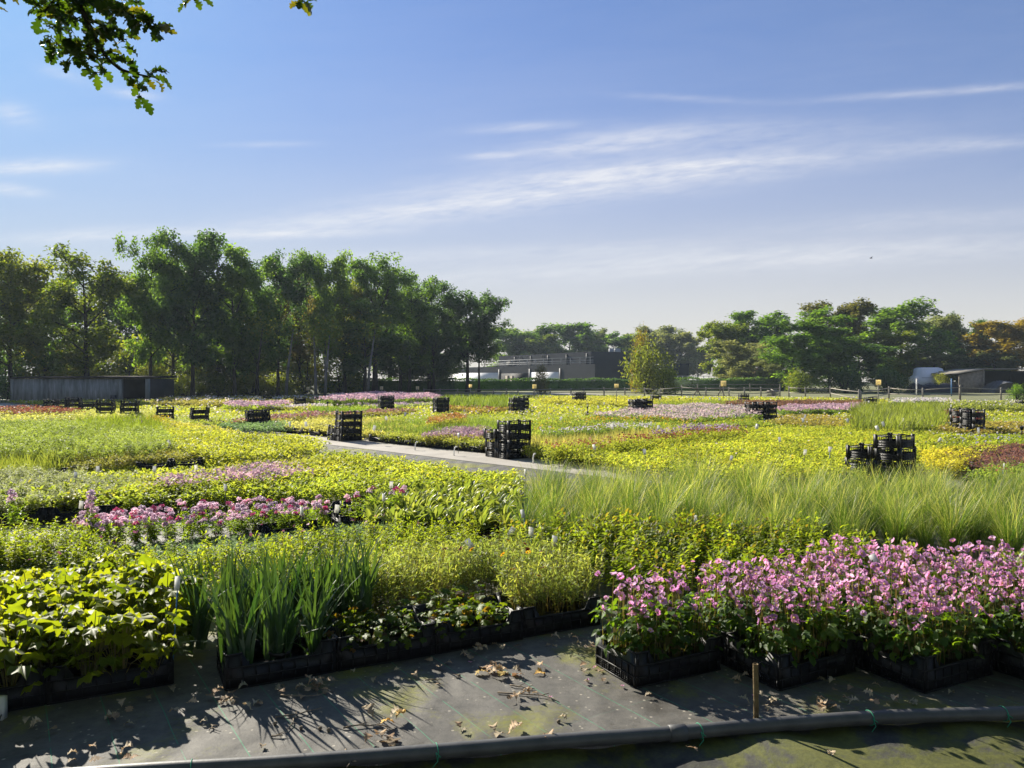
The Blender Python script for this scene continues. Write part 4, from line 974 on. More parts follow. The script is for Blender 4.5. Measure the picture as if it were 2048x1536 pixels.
# px,py: ground point of the near-left corner; crates turned so that a short end faces the path
stack(1017, 920, 4, 'the tall stack at the path edge by the red row', 38)
stack(1017, 920, 3, 'the lower stack leaning left of the tall path-edge stack', 38, -.02, .42)
stack(683, 884, 4, 'the stack at the grey slab beside the path', 38)
stack(683, 884, 2, 'the half-height stack against the grey slab stack', 38, 0.0, .42)
stack(495, 858, 3, 'the leaning stack by the blue-grey bed', 33)
stack(508, 857, 3, 'the second column beside the blue-grey bed', 33, .05, .42)
stack(384, 849, 3, 'the stack farthest up the visible path', 33)
stack(312, 846.1, 3, 'the low stack with a pale post behind the golden patch', 20)
stack(240, 842.4, 4, 'the stack behind the right half of the lime grass', 10)
stack(192, 841.2, 4, 'the stack behind the left half of the lime grass', 10)
stack(157, 831.5, 3, 'the stack by the right end of the red strip', 10)
stack(130, 830.3, 4, 'the stack in the middle of the red strip', 10)
stack(104, 825.4, 3, 'the stack before the concrete shed wall', 10)
stack(86, 823.0, 3, 'the leftmost stack before the concrete shed', 10)
stack(526, 810.9, 3, 'the tiny stack under the tree line', 15)
stack(590, 816.9, 3, 'the small stack under the birch trunks', 25)
stack(634, 814.5, 3, 'the low pile right of the birch trunks', 20)
stack(762, 825.4, 4, 'the far stack in front of the pink strip', 30)
stack(768, 824.2, 4, 'the second far column in front of the pink strip', 30, .1, .42)
stack(788, 804.8, 4, 'the small stack inside the long pink strip', 20)
stack(873, 832.7, 4, 'the stack behind the short dark riser', 30)
stack(878, 831.5, 4, 'the rear column behind the short dark riser', 30, .1, .42)
stack(1026, 831.5, 4, 'the stack at the end of the tall green strip', 30)
stack(1034, 826.7, 4, 'the taller rear column at the end of the tall green strip', 30, .3, .4)
stack(1152, 810.9, 4, 'the small stack right of the sandy track', 30)
stack(1160, 809.7, 4, 'the rear column right of the sandy track', 30, .2, .5)
stack(1270, 840.0, 4, 'the stack at the left end of the white and pink band', 30)
stack(1276, 838.8, 4, 'the rear column at the left end of the white and pink band', 30, .15, .42)
stack(1293, 836.4, 4, 'the third column at the left end of the white and pink band', 30, .2, .5)
stack(1306, 808.4, 3, 'the low pile beside the round shrub', 15)
stack(1506, 848.5, 4, 'the front column of the pair right of the white and pink band', 30)
stack(1524, 848.5, 4, 'the right column of the pair beside the far pink strip', 30, .1, -.1)
stack(1482, 806.0, 3, 'the low pile by the fence', 10)
stack(1735, 816.9, 3, 'the low pile beside the leaning fence post', 10)
stack(1950, 877.7, 4, 'the front column of the big right-hand block', 33)
stack(1958, 875.2, 4, 'the second column of the big right-hand block', 33, .05, .44)
stack(1800, 976, 4, 'the nearest open stack behind the tall grasses', 42)
stack(1742, 970, 3, 'the lower stack left of the nearest open stack', 42)
stack(2044, 824.2, 3, 'the dark pile at the right frame edge', 10)
# plant trays bordering the path
pd = np.array([-.7133, .7009]); p0 = np.array([.17, 16.3]); k = 0
th_p = math.atan2(-pd[1], -pd[0])
plab = ['pale green bed edge', 'light trays', 'straw leaves', 'tall stack', 'lime block']
for s in np.arange(-5.6, 5.4, .63):
    if -.2 < s - 0.0 < .75: continue
    q = p0 + pd * s + np.array([.10, .10])
    side = 'right of the tall stack' if s < 0 else 'left of the tall stack'
    tray(q + pd * .6, th_p, 'black path-side tray, %s tray %s' % (('next', 'second', 'third', 'fourth', 'fifth', 'sixth', 'seventh', 'eighth', 'ninth', 'tenth')[int(abs(s) / .63)], side), 'black trays along the path')
for i in range(9):
    q = p0 + pd * (7.2 + i * .95) + np.array([.12, .12])
    tray(q + pd * .6, th_p, 'black tray of pale green plants along the distant path edge', 'distant black trays along the path', cat='plant tray')
for k, (px, py) in enumerate(((272, 930), (335, 926), (400, 914), (470, 902), (40, 950))):
    x, y = P(px, py, .15); tray((x, y), rad(22), 'black tray edge between the olive bed and the yellow bed, %s' % ('with a raised lit corner', 'middle one', 'third along', 'farthest right', 'at the far left')[k], 'black trays among the left beds')

# ------------------------------------------------------------------ plant tags, signs, risers
def tag_mesh():
    mb = MB(); mb.box((-.022, -.0015, .0), (.022, .0015, .08)); return mb.mesh('tag_plate', M['tagw'])
def stick_mesh(m): mb = MB(); mb.tube([(0, .004, -.42), (0, .004, .03)], .0035, 6); return mb.mesh('stick', m)
TAGM = tag_mesh(); STB, STD = stick_mesh(M['stick_blue']), stick_mesh(M['stick'])
tags = [(1190, 895, 'lime block'), (1225, 855, 'white-violet row'), (1316, 858, 'pale violet row'), (1462, 916, 'back of the tall grasses'), (1660, 900, 'left side of the open crates'), (1513, 855, 'end of the violet row'),
        (1607, 842, 'olive bed'), (1609, 834, 'olive bed'), (1695, 843, 'left grass tuft'), (1757, 858, 'grass tufts'), (1768, 850, 'grass tufts'), (1805, 842, 'right grass tuft'), (1832, 830, 'right grass tuft'),
        (1878, 880, 'golden-green bed'), (2008, 932, 'green patch at the right edge'), (1958, 863, 'big right-hand crate block'), (1051, 945, 'left end of the tall grasses'), (917, 871, 'purple flower strip'), (747, 858, 'pale green bed'),
        (810, 830, 'middle field'), (773, 838, 'middle field'), (909, 836, 'orange patch'), (932, 833, 'orange patch'), (1465, 812, 'white and pink band'), (1320, 798, 'round shrub'), (1420, 798, 'bright lime strip'),
        (1707, 795, 'leaning fence post'), (1738, 805, 'single crate by the fence'), (1904, 802, 'weedy strip'), (1902, 813, 'dark red strip'), (1991, 805, 'top of the right-hand crates'), (580, 850, 'leaning stack'), (612, 850, 'leaning stack'),
        (1197, 815, 'far yellow signs'), (1208, 808, 'far yellow signs'), (340, 885, 'olive bed on the left'), (195, 938, 'grey-green bed'), (150, 950, 'grey-green bed'), (308, 938, 'yellow bed'), (392, 935, 'yellow bed'),
        (450, 975, 'back of the pale pink phlox'), (160, 1010, 'white phlox'), (603, 1022, 'dark gap by the phlox'), (672, 1018, 'rosy phlox'), (767, 995, 'pale broad leaves'), (782, 970, 'pale broad leaves'), (945, 1086, 'bare soil trays'),
        (1047, 1028, 'bare soil trays by the tall grasses'), (1018, 1062, 'bare soil trays'), (1108, 1082, 'feathery plants'), (1062, 1064, 'bare soil trays'), (1393, 1040, 'bronze-tipped perennials'), (352, 1168, 'large maple leaves'), (1758, 1120, 'pink anemones'),
        (1290, 905, 'lime block'), (1560, 880, 'lime block'), (1120, 838, 'green block'), (1610, 905, 'lime block')]
for i, (px, py, where) in enumerate(tags):
    zt = .50 if py > 1100 else (.42 if py > 900 else .40)
    x, y = P(px, py, zt); far = y > 18
    o = tag(obj('plant_tag', TAGM, None, (x, y, zt - .04), (rng.normal(0, .1), rng.normal(0, .25), rng.uniform(-.7, .7)), (1.0 if y < 13 else 1.25) * (1.0 if not far else 1.35)),
            'white plant tag on a stick at the %s' % where, 'plant tag', 'white plant tags')
    if not far: obj('stick', STB if i in (46, 47, 48, 50, 52, 53, 14, 4) else STD, o, (0, 0, 0))

SIGNS = [(763, 776, 793, 'before the hedge under the thick dark trunk'), (835, 776, 794, 'left of the tall green strip'), (941, 772, 800, 'in front of the tall green strip'), (1069, 773, 802, 'beside the sandy track'),
         (1233, 772, 815, 'in front of the charcoal building'), (1447, 767, 802, 'right of the round shrub'), (1757, 765, 828, 'before the fence on the right'), (616, 777, 796, 'half hidden under the tree line')]
for px, py, pb_, lab in SIGNS:
    x, y = P(px, pb_); zc = Z(py, y); s = (.36 if px > 1000 else .30) * min(1.0, y / 40)
    s = (11 if px > 1400 else 8.5) / F * y if px > 1000 else 6.5 / F * y
    root = empty('field_sign', (x, y, 0), rng.uniform(-.15, .15))
    tag(root, 'yellow square sign on a thin post %s' % lab, 'sign', 'yellow field signs')
    mb = MB(); mb.tube([(0, .012, 0), (0, .012, zc - s * .2)], .018 * max(1, y / 45), 6); obj('post', mb.mesh('post', M['wood']), root)
    mb = MB(); mb.box((-s / 2, -.006, zc - s / 2), (s / 2, .006, zc + s / 2)); pl = obj('board', mb.mesh('board', M['sign']), root)
    mb = MB()
    mb.box((-s * .20, -.009, zc - s * .12), (-s * .12, -.0062, zc + s * .26)); mb.box((-s * .02, -.009, zc - s * .12), (s * .05, -.0062, zc + s * .26)); mb.box((s * .14, -.009, zc - s * .12), (s * .20, -.0062, zc + s * .26))
    obj('marking', mb.mesh('marking', M['signmark']), pl)

for px, py, pt, lab in ((888, 833, 808, 'in front of the orange patch'), (1175, 836, 812, 'in the green block'), (655, 826, 803, 'behind the grey slab stack'), (2044, 892, 852, 'at the right frame edge'), (473, 812, 798, 'under the tree line'), (405, 812, 803, 'behind the path stack'), (1117, 808, 795, 'left of the sandy track stack'), (1358, 812, 796, 'right of the far crates'), (534, 812, 802, 'beside the far pink strip'), (198, 828, 818, 'at the lime grass')):
    x, y = P(px, py); h = Z(pt, y); r = .03
    root = tag(empty('sprinkler_riser', (x, y, 0)), 'dark sprinkler riser %s' % lab, 'sprinkler', 'sprinkler risers')
    mb = MB(); mb.tube([(0, 0, 0), (0, 0, h * .55)], .05, 8); mb.tube([(0, 0, h * .55), (0, 0, h * .8)], .018, 6); obj('post', mb.mesh('post', M['stick']), root)
    mb = MB(); mb.tube([(0, 0, h * .8), (0, 0, h * .92), (0, 0, h)], [.03, .045, .02], 8); mb.tube([(-.05, 0, h * .93), (.08, 0, h * .97)], .015, 6); obj('sprinkler_head', mb.mesh('sprinkler_head', M['crate']), root)

# white hose hooks by the path
for k, (px, py, lab) in enumerate(((672, 0, ''),)): pass
for k, (px, py, lab) in enumerate(((830, 901, 'left'), (908, 912, 'middle'), (1066, 928, 'right'))):
    x, y = P(px, py); mb = MB(); mb.tube([(0, 0, 0), (.0, .0, .10), (.02, .01, .17), (.06, .03, .20), (.10, .05, .19)], .013, 7)
    tag(obj('hose_end', mb.mesh('hose_end', M['tagw'], True), None, (x, y, .0), (0, 0, .6)), 'white curved hose end hooked over a path-side tray, %s' % ('below the pale green bed', 'left of the straw leaves', 'right of the tall stack')[k], 'hose', 'white hose ends')

# ------------------------------------------------------------------ drain pipe, stake, box, litter
root = tag(empty('grey_pipe', (0, 0, 0)), 'long grey plastic pipe edging the near side of the weed mat', 'pipe')
def smoothline(pts, n):
    pts = np.array(pts); t = np.arange(len(pts)); tt = np.linspace(0, len(pts) - 1, n)
    out = []
    for q in tt:
        i = int(min(max(math.floor(q), 0), len(pts) - 2)); f = q - i
        p0_, p1, p2, p3 = pts[max(i - 1, 0)], pts[i], pts[i + 1], pts[min(i + 2, len(pts) - 1)]
        out.append(.5 * (2 * p1 + (p2 - p0_) * f + (2 * p0_ - 5 * p1 + 4 * p2 - p3) * f * f + (3 * p1 - p0_ - 3 * p2 + p3) * f ** 3))
    return np.array(out)
pl3 = smoothline([(x, y - .028, .010 + .003 * math.sin(i * 1.7)) for i, (x, y) in enumerate(pipe_pts)], 90)
mb = MB(); mb.tube(pl3, .0335, 20); obj('pipe_length', mb.mesh('pipe_length', M['pvc'], True), root)
i0 = int(np.argmin(abs(pl3[:, 0] - P(1358, 1457)[0])))
dirp = pl3[i0 + 1] - pl3[i0]; dirp /= np.linalg.norm(dirp); c = pl3[i0]
mb = MB(); mb.tube([c - dirp * .04, c - dirp * .038, c + dirp * .042, c + dirp * .044], [.0352, .0385, .0385, .0352], 20); obj('coupling', mb.mesh('coupling', M['pvc'], True), root)
for px in (895, 1392, 1752, 2028, 447):
    i0 = int(np.argmin(abs(pl3[:, 0] - P(px, 1455)[0]))); c = pl3[i0]; d_ = pl3[min(i0 + 1, 89)] - pl3[i0]; d_ /= np.linalg.norm(d_)
    a_ = np.array([0, 0, 1.0]); b_ = np.cross(d_, a_)
    mb = MB(); mb.tube([c + (a_ * math.cos(t) + b_ * math.sin(t)) * .0352 + d_ * .006 * math.sin(t) for t in np.linspace(0, 2 * PI, 20)], .0022, 5, 0, False)
    mb.tube([c + np.array([0, -.036, .012]), c + np.array([.01, -.05, -.02]), c + np.array([-.012, -.055, -.045])], .002, 5)
    mb.tube([c + np.array([0, -.036, .012]), c + np.array([.022, -.047, -.004])], .002, 5)
    obj('twine_tie', mb.mesh('twine_tie', M['tie']), root)
# stake
x, y = P(1514, 1457, -.03)
mb = MB(); mb.tube([(0, 0, -.07), (.0, 0, .1), (-.003, .002, Z(1330, y))], .0135, 14, 0, False)
k = 14; zt = Z(1330, y)
V = [(-.003 + r_ * math.cos(2 * PI * i / k), .002 + r_ * math.sin(2 * PI * i / k), z_) for r_, z_ in ((.0136, zt + .0005), (.0096, zt + .0005), (.0096, zt - .05)) for i in range(k)]
mb.add(V, [(j * k + i, j * k + (i + 1) % k, (j + 1) * k + (i + 1) % k, (j + 1) * k + i) for j in range(2) for i in range(k)])
tag(obj('stake', mb.mesh('stake', M['rust'], False), None, (x, y, 0)), 'short hollow brown stake standing against the grey pipe', 'stake')
# small box with a cable at the left edge
x, y = P(-8, 1440)
root = tag(empty('small_box', (x, y, 0)), 'small beige plastic box with a cable at the left edge', 'box')
mb = MB(); mb.box((-.03, -.02, .0), (.035, .02, .11)); mb.box((-.024, -.0235, .012), (.029, -.0203, .098)); obj('case', mb.mesh('case', M['whitebox']), root)
mb = MB(); mb.tube(smoothline([(.02, 0, .02), (.04, -.04, .03), (.055, -.09, .012), (.045, -.16, .008), (.02, -.22, .008), (-.08, -.26, .008)], 24), .004, 6, 0, False); obj('cable', mb.mesh('cable', M['pvc']), root)

# fallen oak leaves and twigs
def drymesh(seed):
    mb = MB(); tv, tf = oak_leaf(.20 + .12 * (seed % 3), seed); mb.add(np.array(tv) * np.array([1.55, 1, 1.2]), [f for f in tf], 0, np.full(len(tv), .15 + .28 * (seed % 3)))
    mb.tube([(0, 0, .0), (.01, -.16, .03)], [.012, .008], 5); return mb.mesh('fallen_leaf', M['dry'])
def drycol(seed, r):
    mb = MB(); tv, tf = oak_leaf(.32, seed); mb.add(np.array(tv) * np.array([1.55, 1, 1.2]), [f for f in tf], 0, np.full(len(tv), r)); mb.tube([(0, 0, 0), (.01, -.16, .03)], [.012, .008], 5); return mb.mesh('fallen_leaf', M['dry'])
V_DRY = [drymesh(i) for i in range(7)]; V_YDRY = [drycol(i + 20, .98) for i in range(2)]
def fallen(px, py, size=.085, yel=False, label='dry curled oak leaf lying on the weed mat', z=.006, group='fallen oak leaves on the mat', tilt=.28):
    x, y = P(px, py)
    tag(obj('fallen_leaf', random.choice(V_YDRY if yel else V_DRY), None, (x, y, z + .006), (rng.uniform(-tilt, tilt), rng.uniform(-tilt, tilt), rng.uniform(0, 6.28)), size * rng.uniform(.75, 1.15)), label, 'leaf', group)
single = [(398, 1452), (280, 1340), (500, 1425), (505, 1418), (190, 1505), (520, 1505), (1117, 1443), (880, 1337), (905, 1332), (800, 1345), (835, 1360), (905, 1355), (868, 1375), (1085, 1336), (1160, 1338), (1175, 1345), (1195, 1350), (1103, 1295), (1105, 1298), (985, 1327), (920, 1465), (938, 1468),
          (1645, 1425), (1535, 1410), (1500, 1413), (1700, 1415), (1480, 1362), (1800, 1412), (440, 1415), (300, 1405), (1250, 1340), (1180, 1372), (1210, 1362), (1900, 1395), (600, 1405), (1290, 1400), (700, 1350), (640, 1385), (265, 1455), (1475, 1420), (1560, 1408), (345, 1390), (745, 1372), (1015, 1345), (90, 1470)]
for q in single: fallen(*q, .048)
def heap(pxs, n, spread, lab, grp, size=.054, yel=0, zs=.03):
    for i in range(int(n * .8)):
        c_ = random.choice(pxs); fallen(c_[0] + rng.normal(0, spread), c_[1] + rng.normal(0, spread * .28), size, rng.random() < yel, lab, rng.uniform(0, zs), grp, .4)
heap([(970, 1350), (1000, 1352), (1040, 1358), (1060, 1355)], 15, 10, 'dry oak leaf in the elongated heap on the open mat', 'leaves of the elongated heap', .07, .1, .02)
heap([(1045, 1395), (1030, 1405), (1020, 1415), (1085, 1408)], 9, 7, 'dry oak leaf heaped around the fallen twig', 'leaves round the fallen twig')
heap([(770, 1452), (745, 1448), (790, 1450)], 6, 10, 'yellow-brown oak leaf of the fresh sprig on the mat', 'leaves of the fresh sprig', .085, .8, .03)
heap([(640, 1380), (600, 1385), (560, 1390), (680, 1372), (620, 1378)], 24, 16, 'dry oak leaf drifted along the front tray edge', 'leaves along the front trays')
heap([(950, 1312), (975, 1305), (930, 1318), (1000, 1300), (850, 1325)], 16, 10, 'dry oak leaf drifted against the round-leaf trays', 'leaves along the front trays')
heap([(1150, 1290), (1175, 1300), (1130, 1285)], 9, 10, 'dry oak leaf scattered in the bare corner of the mat', 'leaves in the mat corner')
heap([(715, 1497), (735, 1495), (1010, 1471), (1000, 1473), (770, 1492)], 12, 10, 'dry oak leaf caught against the grey pipe', 'leaves against the pipe', .075)
heap([(1520, 1415), (1500, 1405), (1700, 1395), (1800, 1380), (1470, 1370), (1650, 1370)], 15, 18, 'brown oak leaf in the shade of the anemone trays', 'leaves by the anemone trays')
heap([(1800, 1412), (1690, 1415), (1730, 1412), (1650, 1418)], 12, 12, 'pale dry leaf between the pipe and the anemone trays', 'leaves by the anemone trays', .06)
heap([(470, 1400), (420, 1410), (340, 1430), (450, 1395)], 16, 22, 'dry oak leaf in the shade beside the iris tray', 'leaves by the left trays')
heap([(120, 1450), (200, 1440), (60, 1470), (250, 1430)], 10, 25, 'dark oak leaf in the shade of the left trays', 'leaves by the left trays')
heap([(200, 1530), (260, 1528), (150, 1530)], 8, 14, 'dry oak leaf in the corner where the pipe meets the left edge', 'leaves against the pipe')
heap([(1090, 1500), (1180, 1495), (1400, 1500), (1640, 1525)], 6, 20, 'brown oak leaf lying below the pipe', 'leaves below the pipe', .06)
def twig(px, py, L, th, lab):
    x, y = P(px, py); mb = MB(); pts_ = [(0, 0, .008)]; a = th
    for i in range(6): a += rng.normal(0, .28); pts_.append((pts_[-1][0] + L / 6 * math.cos(a), pts_[-1][1] + L / 6 * math.sin(a), .008 + .006 * rng.random()))
    mb.tube(pts_, np.linspace(.0045, .0022, 7), 6)
    for i in (2, 4): mb.tube([pts_[i], (pts_[i][0] + .04 * math.cos(a + 1), pts_[i][1] + .04 * math.sin(a + 1), .02)], [.003, .0015], 5)
    tag(obj('twig', mb.mesh('twig', M['twig']), None, (x, y, 0)), lab, 'twig', 'fallen twigs')
twig(995, 1390, .36, .05, 'thin bare twig under the heaped leaves'); twig(685, 1462, .24, .05, 'curved twig beside the yellow leaf sprig'); twig(590, 1430, .2, -.8, 'forked twig on the mat below the iris shadow')
twig(548, 1440, .24, .35, 'bent twig with buds below the irises'); twig(540, 1478, .06, -.1, 'short stub of twig near the pipe'); twig(420, 1455, .07, -.4, 'small twig by the single leaf on the left'); twig(560, 1395, .3, .0, 'long twig along the front tray edge'); twig(690, 1505, .18, -1.6, 'thin twig leaning on the pipe')
twig(850, 1365, .09, -.5, 'short dark twig on the green thread'); twig(1020, 1375, .15, -.05, 'straight thin twig beside the elongated heap')
for px, py in ((548, 1452), (638, 1462), (655, 1465), (1116, 1448), (600, 1461)):
    x, y = P(px, py); mb = MB(); mb.tube([(0, 0, .002), (0, 0, .010), (.002, 0, .018), (.002, 0, .022)], [.006, .010, .008, .003], 9)
    tag(obj('acorn_cup', mb.mesh('acorn_cup', M['twig'], True), None, (x, y, .0), (.5, .3, 0)), 'small acorn cup lying on the weed mat near the twigs', 'acorn', 'acorn cups')
# fallen pink petals beside the anemones
for px, py in ((1245, 1378), (1190, 1340), (1175, 1366), (1510, 1400), (1100, 1400), (940, 1330)):
    x, y = P(px, py); tag(obj('fallen_petal', V_FLO[0], None, (x, y, .012), (.3, .2, rng.uniform(0, 6)), .6), 'faded pink petals fallen on the mat', 'petal', 'fallen petals')

# ------------------------------------------------------------------ trees
def tree_mesh(seed, H, R, trunk_h, leaf, n_limb=13, dens=1.0, ll=.24, shape='round', trunk_r=.2, sub=9):
    """tapered trunk, limbs and sub-limbs; leaf clumps round the twig ends; unit: metres"""
    r = np.random.default_rng(seed); tb = MB(); cb = MB()
    top = H * .9; pts_ = []
    lean = r.normal(0, .03, 2)
    nT = 9
    for i in range(nT):
        t = i / (nT - 1); pts_.append((lean[0] * t * H * .5 + r.normal(0, .05) * t, lean[1] * t * H * .5 + r.normal(0, .05) * t, top * t))
    tb.tube(pts_, [trunk_r * (1.25 if i == 0 else 1) * (1 - .88 * (i / (nT - 1))) for i in range(nT)], 8)
    P_ = np.array(pts_); ends = []
    for i in range(n_limb):
        t = (trunk_h + (top - trunk_h) * (i + r.random() * .8) / n_limb) / top
        b = np.array([np.interp(t * top, P_[:, 2], P_[:, k]) for k in range(3)])
        a = i * 2.4 + r.normal(0, .4); tt = (b[2] - trunk_h) / (H - trunk_h)
        if shape == 'round': reach = R * math.sqrt(max(.05, 1 - (1.75 * (tt - .42)) ** 2)) 
        elif shape == 'cone': reach = R * (1.05 - .85 * tt)
        else: reach = R * (.75 + .25 * math.sin(tt * PI))
        reach *= r.uniform(.7, 1.15); up = reach * r.uniform(.3, 1.0) if shape != 'column' else reach * r.uniform(.8, 1.4)
        e = b + np.array([math.cos(a) * reach, math.sin(a) * reach, min(up, H - b[2])])
        m_ = (b + e) / 2 + np.array([0, 0, reach * r.uniform(-.05, .12)])
        r0 = trunk_r * .42 * (1 - .6 * tt)
        tb.tube([b, m_, e], [r0, r0 * .55, r0 * .2], 6, 0, False)
        for j in range(sub):
            f = r.uniform(.3, 1.0); s = b * (1 - f) ** 2 + 2 * m_ * f * (1 - f) + e * f * f
            d = r.normal(0, 1, 3); d[2] = d[2] * .95 + .2; d /= np.linalg.norm(d); l2 = R * r.uniform(.16, .38)
            e2 = s + d * l2
            tb.tube([s, (s + e2) / 2 + r.normal(0, .04, 3), e2], [r0 * .3, r0 * .2, r0 * .08], 4, 0, False)
            ends.append(e2)
            if r.random() < .7: ends.append(s + d * l2 * .55 + r.normal(0, .15, 3))
        ends.append(e)
    ends.append(np.array([P_[-1, 0], P_[-1, 1], H * .96]))
    ends = np.array(ends); m_ = len(ends); n = int(49 * dens)
    cr = r.uniform(.36, .82, m_) * (R / 3.4)
    cnt = np.maximum(8, (n * (cr / cr.mean()) ** 2)).astype(int)
    idx = np.repeat(np.arange(m_), cnt)
    d = r.normal(0, 1, (len(idx), 3)); d /= np.linalg.norm(d, axis=1, keepdims=True)
    pos = ends[idx] + d * (cr[idx] * r.random(len(idx)) ** .5)[:, None] * np.array([1.05, 1.05, .95])
    k = len(pos); tv, tf = quad_leaf(.62, .10, .15)
    crnd = r.random(m_)
    scatter(cb, tv, tf, pos, rotm(r.uniform(0, 6.28, k), r.uniform(-1.0, .9, k), r.uniform(-.8, .8, k)), ll * 1.25 * r.uniform(.6, 1.25, k), 0, np.clip(.45 * crnd[idx] + .55 * r.random(k), 0, 1))
    return tb, cb

TM = {
    'oak': leafmat('oak_crown', (0.054, 0.112, 0.030), (0.143, 0.217, 0.051), (2.4, 2.5, .6), .5, .6, .12, .5),
    'olive': leafmat('olive_crown', (0.072, 0.110, 0.026), (0.162, 0.204, 0.043), (2.4, 2.3, .5), .52, .6, .12, .5, c3=(.20, .16, .035)),
    'dark': leafmat('dark_crown', (0.039, 0.084, 0.039), (0.099, 0.162, 0.060), (2.3, 2.4, .8), .47, .6, .12, .5),
    'rust': leafmat('rust_crown', (.100, .115, .035), (.190, .165, .060), (1.9, 1.8, .6), .46, .6, .12, .5),
    'fresh': leafmat('fresh_green_crown', (0.068, 0.138, 0.039), (0.158, 0.240, 0.068), (2.2, 2.3, .55), .48, .6, .12, .6),
    'yellow': leafmat('yellow_crown', (0.144, 0.178, 0.037), (0.270, 0.287, 0.063), (1.8, 1.75, .6), .48, .6, .12, .6),
    'gold': leafmat('gold_crown', (0.184, 0.155, 0.029), (0.356, 0.276, 0.052), (1.6, 1.5, .5), .46, .6, .12, .6),
    'grey': leafmat('grey_green_crown', (0.128, 0.158, 0.072), (0.255, 0.285, 0.135), (1.7, 1.7, .9), .46, .6, .12, .5),
}
TCACHE = {}
def tree(px, top, base, width, kind, label, variant=0, shape='round', name='oak_tree', trunk_frac=.2, bark='bark', tr=.2, cat='tree', group=None, d=None, dens=1.0, ll=.24):
    """width and heights are measured in the photo, then turned into metres at the tree's own distance"""
    if d is None: x, y = P(px, base)
    else: y = d; x = X(px, d)
    H = Z(top, y); Rm = width / 2 / F * y
    key = (variant, kind, shape, trunk_frac, bark, dens, ll)
    if key not in TCACHE:
        tb, cb = tree_mesh(100 + variant * 7 + len(shape), 12.0, 3.4, 12.0 * trunk_frac, None, 17, dens, ll, shape, tr)
        TCACHE[key] = (tb.mesh('trunk', M[bark], True), cb.mesh('crown', TM[kind]))
    tm, cm = TCACHE[key]
    root = empty(name, (x, y, -.02), rng.uniform(0, 6.28)); root.scale = (Rm / 3.25, Rm / 3.25, H / 12.9)
    tag(root, label, cat, group)
    obj('trunk', tm, root); obj('crown', cm, root)
    return root
GL = 'trees of the left tree line'
tree(20, 482, 801, 170, 'olive', 'tall olive-leaved oak at the left edge behind the concrete shed', 0, group=GL, d=60)
tree(175, 498, 801, 165, 'olive', 'open-crowned olive tree standing in front of the concrete shed', 1, group=GL, d=56.5, dens=.75, tr=.26)
tree(-70, 520, 801, 190, 'dark', 'dark oak cut by the left edge of the picture', 2, group=GL, d=63)
tree(90, 560, 801, 110, 'oak', 'smaller dark green tree between the two leftmost olive trees', 3, group=GL, d=66)
tree(300, 460, 797, 120, 'oak', 'tall oak with a forked top beside the right end of the concrete shed', 4, group=GL, d=62)
tree(385, 457, 797, 150, 'dark', 'tallest dark oak of the left tree line', 5, group=GL, d=63)
tree(345, 500, 797, 120, 'oak', 'dark oak filling in between the two tallest oaks', 6, group=GL, d=67)
tree(470, 482, 797, 130, 'oak', 'oak with a thin ragged right side, next to the tallest dark oak', 1, group=GL, d=65)
tree(435, 560, 797, 140, 'dark', 'dark tree in the gap behind the tallest oaks', 2, group=GL, d=72)
tree(555, 508, 797, 120, 'dark', 'dark narrow-topped tree right of the ragged oak', 7, 'column', group=GL, d=70, name='hornbeam_tree')
tree(515, 580, 797, 110, 'oak', 'shorter oak in front of the narrow-topped tree', 3, group=GL, d=66)
tree(600, 532, 797, 90, 'rust', 'tree with a rusty red-brown crown in the left tree line', 8, group=GL, d=77, name='maple_tree')
tree(650, 498, 797, 95, 'oak', 'tree with a feathery spiky crown top right of the rusty crown', 9, 'column', group=GL, d=73, name='birch_tree', bark='birchbark', tr=.13)
tree(690, 548, 797, 120, 'olive', 'olive-green tree right of the spiky crown', 0, group=GL, d=77)
tree(750, 515, 793, 125, 'oak', 'broad oak with a thick dark trunk and upright top shoots', 10, 'column', group=GL, d=79, tr=.34)
tree(730, 590, 793, 140, 'dark', 'dark lower oak around the thick dark trunk', 4, group=GL, d=76)
tree(818, 548, 790, 110, 'oak', 'oak with loose airy branches right of the broad oak', 1, group=GL, d=81, dens=.8)
tree(868, 556, 790, 100, 'dark', 'dark oak near the right end of the left tree line', 5, group=GL, d=84)
tree(935, 572, 789, 135, 'dark', 'dark round-shouldered oak ending the tree line beside the building', 11, group=GL, d=86, trunk_frac=.30)
tree(860, 640, 789, 150, 'dark', 'low dark oak under the right end of the tree line', 2, group=GL, d=88, trunk_frac=.18)
tree(800, 625, 789, 130, 'dark', 'low dark tree beside the thick dark trunk', 6, group=GL, d=86, trunk_frac=.18)
tree(958, 640, 789, 90, 'dark', 'small dark tree leaning at the building end of the tree line', 3, group=GL, d=88, trunk_frac=.42)
GB = 'second row of the left tree line'
for i, (px, top, w, kd, lab) in enumerate(((40, 600, 170, 'oak', 'back-row tree at the far left'), (140, 590, 150, 'olive', 'back-row tree seen behind the open-crowned tree'), (240, 610, 150, 'oak', 'back-row tree above the shed roof'), (330, 600, 150, 'dark', 'back-row tree behind the forked oak'), (420, 620, 150, 'oak', 'back-row tree behind the tallest oak'),
                                           (510, 610, 150, 'dark', 'back-row tree behind the ragged oak'), (600, 610, 150, 'oak', 'back-row tree behind the rusty crown'), (690, 620, 150, 'dark', 'back-row tree behind the spiky crown'), (780, 640, 150, 'dark', 'back-row tree behind the broad oak'), (880, 655, 140, 'dark', 'back-row tree behind the last oaks'))):
    tree(px, top - 45, 0, w * 1.1, ('dark' if i % 2 else 'oak'), 'shaded %s of the left tree line' % lab, i % 8, group=GB, d=78 + i * 2.0, trunk_frac=.12, dens=.7)
